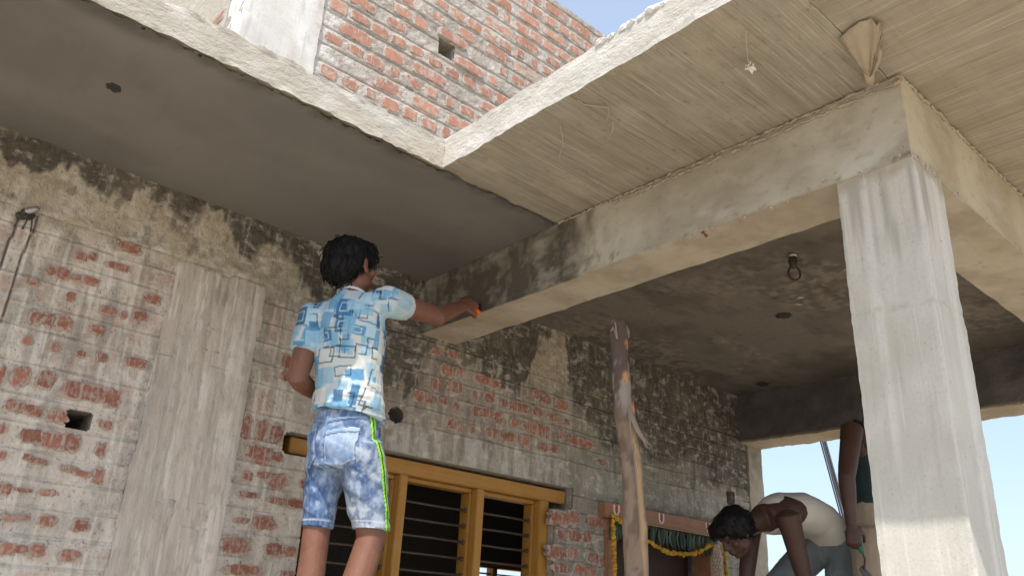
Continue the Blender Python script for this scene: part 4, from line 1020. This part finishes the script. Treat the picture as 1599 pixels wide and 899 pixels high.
right = ss(-.02, .03, (P - np.array([1.562, 2.70, 2.0])) @ np.array([.741, -.67, 0]) + .02)
n1 = fbm(P, (9, 9, 7), 4, 15); n2 = fbm(P, (30, 30, 22), 4, 16)
c = mixc(np.tile([.085, .155, .32], (len(P), 1)), [.30, .41, .57], ss(.40, .64, n1 * .6 + n2 * .4))
c = mixc(c, [.60, .645, .69], ss(.42, .60, n1 * .6 + n2 * .4 + .10 * right - .06) * right * (1 - ss(2.06, 2.16, P[:, 2])) * .9)
c = mixc(c, [.50, .58, .68], .5 * ss(.55, .66, fbm(P, (11, 11, 11), 4, 19)))
c = mixc(c, [.13, .20, .34], .7 * right * ss(.52, .62, fbm(q, (5, 5, 14), 3, 18)))
mot = fbm(P, (55, 55, 40), 4, 27); c = mixc(c, [.55, .62, .74], .6 * ss(.54, .64, mot)); c = mixc(c, [.07, .12, .26], .6 * ss(.54, .64, 1 - mot))
c *= np.array([.76, .80, .84])
hemd = np.abs(P[:, 2] - 1.822); c = mixc(c, [.70, .75, .82], (1 - ss(.001, .004, hemd)) * .6)
set_tint(shorts.data, c)
def surface_patch(src, name, mask_fn, off, m, parent, tint=None, shade=None):
    """cut a patch of a garment's own surface, raised by off with a turned edge"""
    me = src.data; P = verts(me); N = normals(me); mask = mask_fn(P, N); fs = []; used = {}; vs = []
    for p in me.polygons:
        if all(mask[i] for i in p.vertices):
            f = []
            for i in p.vertices:
                if i not in used: used[i] = len(vs); vs.append(i)
                f.append(used[i])
            fs.append(f)
    if not fs: return None
    owner = list(range(len(vs)))                                   # keep the largest connected piece
    def root(i):
        while owner[i] != i: owner[i] = owner[owner[i]]; i = owner[i]
        return i
    for f in fs:
        for i in f[1:]: owner[root(i)] = root(f[0])
    cnt = {}
    for f in fs: cnt[root(f[0])] = cnt.get(root(f[0]), 0) + 1
    best = max(cnt, key=cnt.get); fs = [f for f in fs if root(f[0]) == best]
    rm = {}; fs = [[rm.setdefault(i, len(rm)) for i in f] for f in fs]; vs = [vs[i] for i in rm]
    ids = np.array(vs); Q = P[ids] + N[ids] * off
    e = {}
    for f in fs:
        for a, b in zip(f, f[1:] + f[:1]): e[(a, b)] = 1
    border = [(a, b) for (a, b) in e if (b, a) not in e]
    allv = Q.tolist(); m2 = {}
    def under(i):
        if i not in m2: m2[i] = len(allv); allv.append((P[ids[i]] - N[ids[i]] * .002).tolist())
        return m2[i]
    for a, b in border: fs.append([b, a, under(a), under(b)])
    st = None
    if tint is not None:
        st = np.zeros((len(allv), 3)); st[:len(ids)] = tint(P[ids]); st[len(ids):] = [.14, .21, .36]
    return pydata(name, allv, fs, m, parent, True, st)
ctr = np.array([1.555, 2.70, 2.0]); R1n, F1n = np.array(RH), np.array(FH)
def lr(P): return (P - ctr) @ R1n
back = lambda N: (N @ F1n) < -.15
def pocket_col(edge):
    def f(P):
        n1 = fbm(P, (16, 16, 12), 4, 23); cc = mixc(np.tile([.12, .20, .37], (len(P), 1)), [.36, .46, .61], ss(.4, .66, n1))
        return mixc(cc, [.46, .53, .63], (1 - ss(.001, .0035, np.abs(edge(P) + .007))) * .7)
    return f
def pk(x0, x1, z0, z1):
    def e(P): 
        x = lr(P); z = P[:, 2]; xm = (x0 + x1) / 2; hw = (x1 - x0) / 2; sl = (x - xm) * .16
        return np.maximum(np.maximum(np.abs(x - xm) - hw, z - z1 - sl), z0 + np.abs(x - xm) / hw * .022 + sl - z)
    return e
for (x0, x1, z0, z1) in ((.006, .118, 1.992, 2.135), (-.125, -.036, 1.995, 2.135)):
    e = pk(x0, x1, z0, z1); xm = (x0 + x1) / 2
    surface_patch(shorts, 'back_pocket', lambda P, N: (e(P) < 0) & (N @ F1n < .05), .0035, M['denim'], shorts, pocket_col(e))
    surface_patch(shorts, 'pocket_flap', lambda P, N: (e(P) < 0) & (N @ F1n < .05) & (P[:, 2] > z1 - .022 + (lr(P) - xm) * .16), .0055, M['denim'], shorts, pocket_col(e))
surface_patch(shorts, 'waistband', lambda P, N: (P[:, 2] > 2.205) & (P[:, 2] < 2.242), .003, M['denim'], shorts, pocket_col(lambda P: np.abs(P[:, 2] - 2.232) - .014))
surface_patch(shorts, 'seat_seam', lambda P, N: (np.abs(lr(P) + .004) < .010) & back(N) & (P[:, 2] > 2.03) & (P[:, 2] < 2.222), .003, M['denim'], shorts, lambda P: np.tile([.20, .29, .46], (len(P), 1)))
def yoke(P): return P[:, 2] - (2.195 - np.abs(lr(P)) * .0 + np.abs(lr(P)) * .18 - .035)
surface_patch(shorts, 'yoke_seam', lambda P, N: (np.abs(yoke(P)) < .008) & back(N), .0025, M['denim'], shorts, lambda P: np.tile([.20, .29, .46], (len(P), 1)))
for bx in (-.06, .0, .075):
    surface_patch(shorts, 'belt_loop', lambda P, N: (np.abs(lr(P) - bx) < .007) & back(N) & (P[:, 2] > 2.20), .0045, M['denim'], shorts, lambda P: np.tile([.26, .35, .52], (len(P), 1)))
def legax(P):                                                    # angle round the right leg
    zz_ = [1.80, 1.90, 2.0, 2.09, 2.2, 2.27]
    cx = np.interp(P[:, 2], zz_, [1.668, 1.64, 1.605, 1.58, 1.565, 1.56]); cy = np.interp(P[:, 2], zz_, [2.622, 2.625, 2.628, 2.64, 2.67, 2.68])
    return np.arctan2(P[:, 1] - cy, P[:, 0] - cx)
LA = lambda P: -1.15 - .18 * ss(2.0, 2.2, P[:, 2])
M['tape'] = mat('lime_and_black_tape', attr=True, rough=.7)
def tape(P):
    d = np.abs(legax(P) - LA(P)) * .085
    return mixc(np.tile([.34, .74, .07], (len(P), 1)), [.02, .04, .02], 1 - ss(.0025, .0048, d))
surface_patch(shorts, 'side_stripe', lambda P, N: (np.abs(legax(P) - LA(P)) * .085 < .0145) & (P[:, 1] < 2.66), .003, M['tape'], shorts, tape)

# hawk of the reaching worker: trowel with an orange grip, pressed on the beam
trowel = thing('hand_trowel', 'small trowel with orange grip held against the damp beam', 'trowel', (2.2, 2.78, 2.82))
HS = DH.normalized().cross((NH - DH.normalized() * NH.dot(DH.normalized())).normalized())
gc = V3(wrR) + DH.normalized() * .085 + (NH - DH.normalized() * NH.dot(DH.normalized())).normalized() * .030
axis = (HS * -1 if HS.z > 0 else HS).normalized()                # downwards
bm = bmesh.new(); tube(bm, [gc + axis * .060, gc + axis * .045, gc, gc - axis * .05], [.013, .016, .013, .011], 12); obj('grip', bm, M['orange'], trowel, True)
bt = V3((2.243, 2.835, 2.87)); bm = bmesh.new(); tube(bm, [gc - axis * .045, gc - axis * .055 + V3((.012, .005, -.01)), bt + V3((-.006, 0, 0))], .0045, 8); obj('shank', bm, M['iron'], trowel, True)
bm = bmesh.new(); vv = [bm.verts.new(p_) for p_ in ((2.244, 2.80, 2.865), (2.244, 2.865, 2.862), (2.244, 2.862, 2.895), (2.244, 2.835, 2.905), (2.244, 2.805, 2.895))]
fc = bm.faces.new(vv); ex = bmesh.ops.extrude_face_region(bm, geom=[fc]); bmesh.ops.translate(bm, verts=[v for v in ex['geom'] if isinstance(v, bmesh.types.BMVert)], vec=(-.002, 0, 0)); bmesh.ops.recalc_face_normals(bm, faces=bm.faces[:]); obj('blade', bm, M['dark'], trowel)

# ---------------- bending worker in the cream vest
G2 = 1.27
m2 = thing('person', 'bending worker in cream sleeveless vest and grey jeans, head down by the door', 'person', (4.40, 2.33, G2))
f2 = V3((-.9, .42, 0)).normalized(); s2 = V3((f2.y, -f2.x, 0))
if s2.y > 0: s2 = -s2                                             # s2 points to the viewer's side
SP = [V3(p) for p in ((4.46, 2.32, 2.03), (4.36, 2.345, 2.12), (4.22, 2.375, 2.155), (4.08, 2.41, 2.135), (3.97, 2.45, 2.10))]
def spine_ring(i, w, d):
    t = (SP[min(i + 1, 4)] - SP[max(i - 1, 0)]).normalized(); n = s2.cross(t).normalized()
    return (SP[i], s2 * w, n * d)
h2 = V3((3.81, 2.52, 2.015)); hf2 = V3((-.62, .28, -.74)); hu2 = V3((-.80, .30, .55))
bm = bmesh.new()
at2, _ = head_shape(bm, h2, hf2, hu2, .98)
tube(bm, [SP[4] + V3((.02, 0, 0)), SP[4].lerp(h2, .45), h2 + V3((.03, -.01, 0))], [.066, .055, .055], 14)
loft(bm, [spine_ring(0, .135, .10), spine_ring(1, .128, .088), spine_ring(2, .138, .092), spine_ring(3, .155, .098), spine_ring(4, .11, .07)])
shN = SP[3].lerp(SP[4], .6) + s2 * .165 + V3((0, 0, -.01)); shF = SP[3].lerp(SP[4], .6) - s2 * .165 + V3((0, 0, -.01))
elN, wrN = V3((4.03, 2.27, 1.80)), V3((3.98, 2.40, 1.60)); elF, wrF = V3((4.02, 2.60, 1.80)), V3((3.95, 2.56, 1.60))
arm(bm, shN, elN, wrN, (.064, .055, .046, .042, .041, .035, .027)); arm(bm, shF, elF, wrF, (.060, .052, .044, .040, .040, .034, .026))
hand_shape(bm, wrN, (-.2, .1, -1), (-.6, .6, 0), 1, (35, 40, 25)); hand_shape(bm, wrF, (-.2, .1, -1), (-.6, -.4, 0), -1, (35, 40, 25))
hipN, knN, anN = V3((4.46, 2.24, 2.02)), V3((4.37, 2.28, 1.68)), V3((4.47, 2.22, 1.35)); hipF, knF, anF = V3((4.47, 2.40, 2.02)), V3((4.08, 2.52, 1.71)), V3((4.12, 2.52, 1.35))
for a, b, cc in ((hipN, knN, anN), (hipF, knF, anF)):
    tube(bm, [a, a.lerp(b, .5), b, b.lerp(cc, .35), cc, cc - V3((0, 0, .04))], [.085, .074, .056, .055, .036, .036], 14); foot_shape(bm, cc, f2, G2)
remesh('body', bm, .007, M['skin2'], m2, 4)
hair_cap('hair', m2, h2, hf2, hu2, .985, [((0, -.02, .038), (.092, .106, .088)), ((0, -.055, -.005), (.080, .07, .075)), ((0, .05, .072), (.072, .06, .045)), ((.06, -.02, .0), (.034, .05, .05)), ((-.06, -.02, .0), (.034, .05, .05))], 8, .009, (26, 26, 26), 420, .03)
bm = bmesh.new()
n3 = spine_ring(3, 1, 1)[2]; n3 = n3 if n3.z > 0 else -n3
loft(bm, [spine_ring(0, .148, .116), spine_ring(1, .143, .104), spine_ring(2, .152, .108), (SP[3] + V3((.02, 0, .004)), s2 * .142, spine_ring(3, 1, .110)[2]), (SP[3].lerp(SP[4], .5) + n3 * .004, s2 * .118, spine_ring(3, 1, .100)[2]), (SP[4] + V3((.018, -.008, 0)) + n3 * .004, s2 * .092, spine_ring(4, 1, .084)[2])], 26)
clothed('vest', bm, .006, M['vest'], m2, .007, (7, 7, 16), 21)
bm = bmesh.new()
loft(bm, [(SP[0] + V3((.0, 0, -.10)), s2 * .150, f2 * .115), (SP[0] + V3((0, 0, -.0)), s2 * .150, f2 * .118), (SP[0].lerp(SP[1], .55), s2 * .146, spine_ring(1, 1, .11)[2])], 24)
for a, b, cc in ((hipN, knN, anN), (hipF, knF, anF)): tube(bm, [a, a.lerp(b, .5), b, b.lerp(cc, .5), cc], [.104, .092, .076, .068, .060], 16)
clothed('jeans', bm, .007, M['jeans'], m2, .010, (9, 9, 14), 22)

# ---------------- worker half hidden by the pillar, arm hanging with a trowel
m3 = thing('person', 'worker behind the pillar in dark green vest with one bare arm hanging down', 'person', (4.42, 2.04, G2))
f3 = V3((.15, .99, 0)).normalized(); r3v = V3((f3.y, -f3.x, 0)); c3 = V3((4.42, 2.04, 0))
def C3(z, dx=0): return V3((c3.x + dx, c3.y, z))
bm = bmesh.new(); h3 = V3((4.60, 2.04, 2.80))
head_shape(bm, h3, f3 + V3((0, 0, -.25)), (0, 0.2, 1))
tube(bm, [C3(2.58, .03), C3(2.67, .09), h3 - V3((0, 0, .04))], [.066, .056, .056], 14)
loft(bm, [(C3(2.05), r3v * .14, f3 * .10), (C3(2.2), r3v * .135, f3 * .095), (C3(2.36), r3v * .138, f3 * .095), (C3(2.5), r3v * .165, f3 * .105), (C3(2.59), r3v * .15, f3 * .08), (C3(2.64), r3v * .07, f3 * .06)])
s3, e3, w3 = V3((4.205, 2.02, 2.57)), V3((4.045, 2.0, 2.285)), V3((4.035, 1.995, 2.05))
arm(bm, s3, e3, w3, (.060, .053, .047, .042, .042, .035, .027)); s3b, e3b, w3b = V3((4.62, 2.0, 2.57)), V3((4.68, 1.98, 2.29)), V3((4.66, 2.1, 2.05))
arm(bm, s3b, e3b, w3b, (.060, .053, .047, .042, .042, .035, .027))
hand_shape(bm, w3, (.02, -.05, -1), (.75, .4, 0), 1, (55, 65, 40), 1.0); hand_shape(bm, w3b, (0, 0, -1), (-1, .2, 0), -1, (30, 35, 25))
for sd, kx in ((-1, 0), (1, 0)):
    hp = C3(2.06) + r3v * .085 * sd; kn = C3(1.74) + r3v * .11 * sd; an = C3(1.35) + r3v * .11 * sd
    tube(bm, [hp, hp.lerp(kn, .5), kn, kn.lerp(an, .35), an, an - V3((0, 0, .04))], [.085, .074, .056, .055, .036, .036], 14); foot_shape(bm, an, f3, G2)
remesh('body', bm, .007, M['skin2'], m3, 4)
hair_cap('hair', m3, h3, f3, (0, .1, 1), 1.0, [((0, -.022, .036), (.086, .102, .084)), ((0, -.058, -.004), (.078, .066, .072))], 9, .010, (24, 24, 14), 120, .03)
bm = bmesh.new()
loft(bm, [(C3(2.19), r3v * .150, f3 * .112), (C3(2.3), r3v * .146, f3 * .106), (C3(2.42), r3v * .152, f3 * .110), (C3(2.50, .0), r3v * .150, f3 * .116)], 24)
for sd in (1, -1): tube(bm, [C3(2.44) + r3v * .09 * sd - f3 * .10, C3(2.57) + r3v * .09 * sd - f3 * .085, C3(2.63) + r3v * .09 * sd, C3(2.56) + r3v * .09 * sd + f3 * .085, C3(2.46) + r3v * .09 * sd + f3 * .10], .024, 12)
clothed('vest', bm, .007, M['green_vest'], m3, .007, (8, 8, 16), 25)
bm = bmesh.new(); loft(bm, [(C3(2.0), r3v * .15, f3 * .115), (C3(2.1), r3v * .155, f3 * .118), (C3(2.215), r3v * .146, f3 * .106)], 24)
for sd in (-1, 1):
    hp = C3(2.06) + r3v * .08 * sd; kn = C3(1.74) + r3v * .11 * sd; an = C3(1.36) + r3v * .11 * sd
    tube(bm, [hp, hp.lerp(kn, .5), kn, kn.lerp(an, .5), an], [.100, .096, .082, .078, .072], 16)
clothed('trousers', bm, .008, M['beige_cloth'], m3, .009, (9, 9, 12), 26)
# his trowel
tr = thing('brick_trowel', 'dark steel trowel with green grip hanging in a hand before the sky', 'trowel', (4.05, 1.97, 1.97))
gp = w3 + V3((.035, -.012, -.070)); ax = V3((.10, -.02, -.35)).normalized()
bm = bmesh.new(); tube(bm, [gp - ax * .06, gp - ax * .03, gp + ax * .03, gp + ax * .055], [.015, .018, .017, .012], 12); obj('grip', bm, M['green_plastic'], tr, True)
bm = bmesh.new(); nk = gp + ax * .11; tube(bm, [gp + ax * .05, gp + ax * .085 + V3((.012, 0, 0)), nk + V3((-.012, 0, -.01)), nk + V3((-.02, 0, -.04))], .0055, 8); obj('shank', bm, M['iron'], tr, True)
bm = bmesh.new()
bl = nk + V3((-.03, 0, -.03)); out = [(-.035, .0), (.02, .022), (.10, -.05), (.135, -.115), (.105, -.13), (.03, -.085), (-.02, -.04)]
vv = [bm.verts.new(bl + V3((x, y * .35 + .0, y))) for x, y in out]; fc = bm.faces.new(vv)
ex = bmesh.ops.extrude_face_region(bm, geom=[fc]); bmesh.ops.translate(bm, verts=[v for v in ex['geom'] if isinstance(v, bmesh.types.BMVert)], vec=(0, .004, 0)); bmesh.ops.recalc_face_normals(bm, faces=bm.faces[:]); obj('blade', bm, M['iron'], tr)

# ------------------------------------------------------------------ garlands at the door
M['marigold'] = mat('marigold_petals', (.58, .34, .04), layers=[((.42, .20, .02), (160, 160, 160), 4, .5, .7, .8), ((.80, .50, .10), (90, 90, 90), 4, .55, .75, .6)], rough=.8, vary=.25, coord='Position')
M['leaf'] = mat('dark_mango_leaf', (.028, .06, .03), layers=[((.06, .11, .05), (30, 30, 10), 4, .5, .75, .6)], rough=.45, spec=.4, vary=.3)
M['string'] = mat('pale_thread', (.47, .41, .32), rough=.9)
flowers = []
for k in range(4):
    bm = bmesh.new(); bmesh.ops.create_icosphere(bm, subdivisions=2, radius=.0148); r = random.Random(k)
    for v in bm.verts: v.co = v.co * r.uniform(.78, 1.16); v.co.y *= .8
    me = bpy.data.meshes.new('marigold'); bm.to_mesh(me); bm.free(); me.materials.append(M['marigold']); flowers.append(me)
def garland(label, paths, step, loc):
    g = thing('marigold_garland', label, 'garland', loc, 'marigold garlands round the door')
    for pts in paths:
        pts = [V3(p) for p in pts]; wire('thread', pts, .0015, M['string'], g, 4); acc = 0
        for a, b in zip(pts, pts[1:]):
            L_ = (b - a).length; t = acc
            while t < L_:
                p = a.lerp(b, t / L_) + V3((random.uniform(-.005, .005), random.uniform(-.006, .002), random.uniform(-.005, .005)))
                o = bpy.data.objects.new('marigold', random.choice(flowers)); COL.objects.link(o); o.parent = g; o.matrix_parent_inverse = Matrix.Translation(-V3(loc))
                o.location = p; o.rotation_euler = [random.uniform(0, 6.3) for _ in range(3)]; s = random.uniform(.8, 1.2); o.scale = (s, s, s); t += step * random.uniform(.85, 1.15)
            acc = t - L_
def swag(a, b, sag, n=24):
    a, b = V3(a), V3(b); return [a.lerp(b, t) - V3((0, 0, sag * 4 * t * (1 - t))) for t in np.linspace(0, 1, n)]
GY = W - .078
garland('yellow marigold garland hanging straight down the left door post', [[(3.655, GY, 2.118), (3.665, GY, 1.9), (3.67, GY, 1.5), (3.672, GY, 1.1)]], .0215, (3.66, GY, 2.1))
garland('yellow marigold garland swagged under the red wooden door head', [swag((3.655, GY - .006, 2.120), (3.86, GY - .006, 2.055), .012, 10), swag((3.86, GY - .006, 2.055), (4.60, GY - .004, 2.055), .092), swag((4.60, GY - .004, 2.055), (4.745, GY, 2.045), .008, 8)], .0215, (4.2, GY, 2.1))
garland('yellow marigold garland hanging down the right door post', [[(4.745, GY, 2.045), (4.752, GY, 1.9), (4.752, GY, 1.5), (4.755, GY, 1.1)]], .0215, (4.74, GY, 2.05))
def leaf_mesh(L_, w, seed):
    r = random.Random(seed); vs = []; fs = []
    for i, t in enumerate((0, .15, .4, .7, 1.0)):
        ww = w * (0.12, .75, 1.0, .7, .05)[i]; y = .012 * math.sin(t * 3) * r.uniform(.4, 1.3); z = -L_ * t
        vs += [(-ww, y + .006, z), (0, y - .003, z), (ww, y + .006, z)]
    for i in range(4):
        b = i * 3; fs += [(b, b + 1, b + 4, b + 3), (b + 1, b + 2, b + 5, b + 4)]
    me = bpy.data.meshes.new('leaf'); me.from_pydata(vs, [], fs); me.update(); me.materials.append(M['leaf']); me.polygons.foreach_set("use_smooth", [True] * len(me.polygons)); return me
LY = W - .068
tor = thing('leaf_garland', 'string of dark green mango leaves hanging across the doorway', 'garland', (4.2, LY, 2.105))
wire('thread', [(3.66, LY, 2.108), (4.74, LY, 2.108)], .002, M['string'], tor, 5)
leaves = [leaf_mesh(random.uniform(.105, .135), random.uniform(.017, .023), k) for k in range(6)]
for k in range(30):
    x = 3.69 + k * .035; o = bpy.data.objects.new('leaf', random.choice(leaves)); COL.objects.link(o); o.parent = tor; o.matrix_parent_inverse = Matrix.Translation(-V3((4.2, LY, 2.105)))
    o.location = (x + random.uniform(-.006, .006), LY + random.uniform(0, .012), 2.107); o.rotation_euler = (random.uniform(-.12, .12), random.uniform(-.16, .16), random.uniform(-.5, .5))
M['jasmine'] = mat('cream_jasmine_buds', (.62, .50, .40), layers=[((.45, .28, .22), (60, 60, 60), 4, .5, .7, .6)], rough=.8)
tas = thing('flower_tassel', 'cream and pink flower tassel hanging at the right end of the swag', 'tassel', (4.62, W - .10, 2.06))
for k in range(9):
    bm = bmesh.new(); z = 2.045 - k * .021; w = .018 + .012 * math.sin(min(1, k / 5) * 1.6)
    for j in range(9):
        a = 2 * math.pi * j / 9 + k * .4; ellipsoid(bm, (4.62 + w * math.cos(a), W - .105 + w * .7 * math.sin(a), z), (.008, .008, .013), None, 6, 5)
    obj('bud_ring', bm, M['jasmine'], tas, True)
for k in range(5):
    x = 4.62 + random.uniform(-.03, .04); wire('tassel_thread', [(4.62, W - .105, 1.87), (x, W - .11, 1.80), (x + random.uniform(-.03, .03), W - .11, 1.72)], .003, M['string'], tas, 5)
M['doorway_dark'] = mat('dark_doorway_fill', (.05, .03, .022), layers=[((.09, .05, .035), (60, 60, 4), 4, .5, .7, .6)], rough=.6)
dl = box('doorway_standin', (3.75, W + .14, CZ0), (4.645, W + .175, 2.108), M['doorway_dark'], house, .004); dl['label'] = 'dark leaf standing in for the dark doorway interior'  # dark leaf fills the open doorway in place of its shaded interior
for k in range(3): box('standin_panel', (3.80, W + .125, .60 + k * .5), (4.59, W + .139, 1.02 + k * .5), M['doorway_dark'], dl, .006)

# ------------------------------------------------------------------ small loose things
M['sacking'] = mat('cement_stained_sheet', (.44, .365, .265), layers=[((.34, .27, .185), (14, 14, 14), 5, .48, .7, .7), ((.62, .53, .40), (9, 9, 9), 5, .55, .75, .5)], rough=.8, bumps=[((22, 22, 22), .6, .012, 5)])
bm = bmesh.new(); n = 26
apex = V3((2.165, .862, H - .024)); fan = [V3((1.962, .850, H - .004)), V3((1.938, .790, H - .006)), V3((1.950, .745, H - .005)), V3((1.985, .735, H - .008)), V3((2.035, .760, H - .005)), V3((2.105, .795, H - .007)), V3((2.150, .832, H - .004))]
rows = []; fold = [random.uniform(-.012, .012) for _ in range(n)]
for j in range(14):
    t = j / 13; row = []
    for i in range(n):
        s_ = i / (n - 1) * (len(fan) - 1); a = int(min(s_, len(fan) - 2)); p = fan[a].lerp(fan[a + 1], s_ - a).lerp(apex, t ** .8)
        row.append(bm.verts.new(p + V3((0, 0, (fold[i] * math.sin(math.pi * i / (n - 1)) + math.sin(i * .5 + t * 3) * .005) * (1 - t * .6) - .004 - .012 * math.sin(math.pi * t) - .0))))
    rows.append(row)
for a, b in zip(rows, rows[1:]):
    for i in range(n - 1): bm.faces.new((a[i], a[i + 1], b[i + 1], b[i]))
tube(bm, [apex + V3((-.02, 0, .01)), apex, apex + V3((.035, .015, -.005)), apex + V3((.05, .025, .02))], [.010, .016, .013, .006], 9)
o = obj('plastic_scrap', bm, M['sacking'], None, True); sm = o.modifiers.new('solid', 'SOLIDIFY'); sm.thickness = .003
tag(o, 'crumpled beige plastic scrap stuck in the soffit above the pillar', 'scrap')
Zs = H - .006
def wisp(pts, label, r=.0016):
    tag(wire('loose_thread', [(x, y, Zs - dz) for x, y, dz in pts], r, M['string']), label, 'thread', 'threads hanging from the slab soffit')
wisp([(1.651, 1.62, 0), (1.682, 1.619, .004), (1.745, 1.565, .010), (1.766, 1.58, .016), (1.806, 1.632, .012), (1.81, 1.599, .02), (1.84, 1.631, .03), (1.869, 1.682, .035)], 'zigzag pale thread near the lime washed slab edge', .0019)
wisp([(1.715, 1.768, 0), (1.75, 1.79, .010), (1.791, 1.825, .018), (1.83, 1.88, .02), (1.869, 1.928, .026)], 'thin curved thread on the soffit nearest the plaster edge')
wisp([(1.744, 1.027, 0), (1.79, 1.055, .012), (1.839, 1.083, .02), (1.872, 1.093, .028)], 'thin straight thread carrying the white paper scrap')
bm = bmesh.new()
for k in range(5): tube(bm, [(1.872 + random.uniform(-.02, .02), 1.093 + random.uniform(-.014, .014), Zs - .03 + random.uniform(-.012, .012)) for _ in range(3)], [.003, .007, .002], 6, .4)
tag(obj('paper_scrap', bm, M['white_paint'], None, True), 'tiny white paper scrap dangling on a thread under the slab', 'scrap')
M['rust'] = mat('brown_rust', (.22, .085, .045), rough=.9)
# hook with a cable loop under the portico ceiling
hk = thing('ceiling_hook', 'dark iron hook with a cable loop hanging under the portico ceiling', 'hook', (3.199, 1.729, H))
bm = bmesh.new(); ellipsoid(bm, (3.199, 1.729, H - .012), (.022, .022, .014)); obj('socket', bm, M['steel'], hk, True)
bm = bmesh.new(); tube(bm, [(3.199, 1.729, H - .015), (3.203, 1.732, H - .045), (3.198, 1.727, H - .075)], [.017, .021, .013], 10); obj('knot', bm, M['iron'], hk, True)
wire('cable_loop', [V3((3.198, 1.727, H - .07)) + V3((.020 * math.sin(a), -.018 * math.sin(a), -.034 + .034 * math.cos(a) * 1.0)) for a in np.linspace(.1, 6.2, 22)], .005, M['iron'], hk, 8)
# conduit end in the wall, over the chases
pf = thing('conduit_end', 'bent metal conduit end sticking out of the wall above two chases', 'conduit', (.438, W, 2.855))
bm = bmesh.new(); tube(bm, [(.41, W + .03, 2.84), (.430, W - .014, 2.848), (.447, W - .022, 2.860), (.456, W - .024, 2.866)], [.014, .015, .013, .010], 9); obj('pipe', bm, M['steel'], pf, True)
bm = bmesh.new(); ellipsoid(bm, (.430, W - .006, 2.838), (.026, .013, .022)); ellipsoid(bm, (.412, W - .003, 2.825), (.020, .010, .015)); obj('socket', bm, M['iron'], pf, True)
for k in range(3): wire('cable', [(.43 + k * .006, W - .015, 2.845), (.41 + .02 * k, W - .03, 2.81 - .01 * k), (.40 + .028 * k, W - .006, 2.775)], .003, M['iron'], pf, 6)
tag(wire('rusty_nail', [(2.236, 1.55, HB - .012), (2.262, 1.56, HB + .004), (2.285, 1.565, HB - .004)], .005, M['rust']), 'rusty bent nail stuck in the foot of the portico beam', 'nail')
bpy.context.view_layer.update()
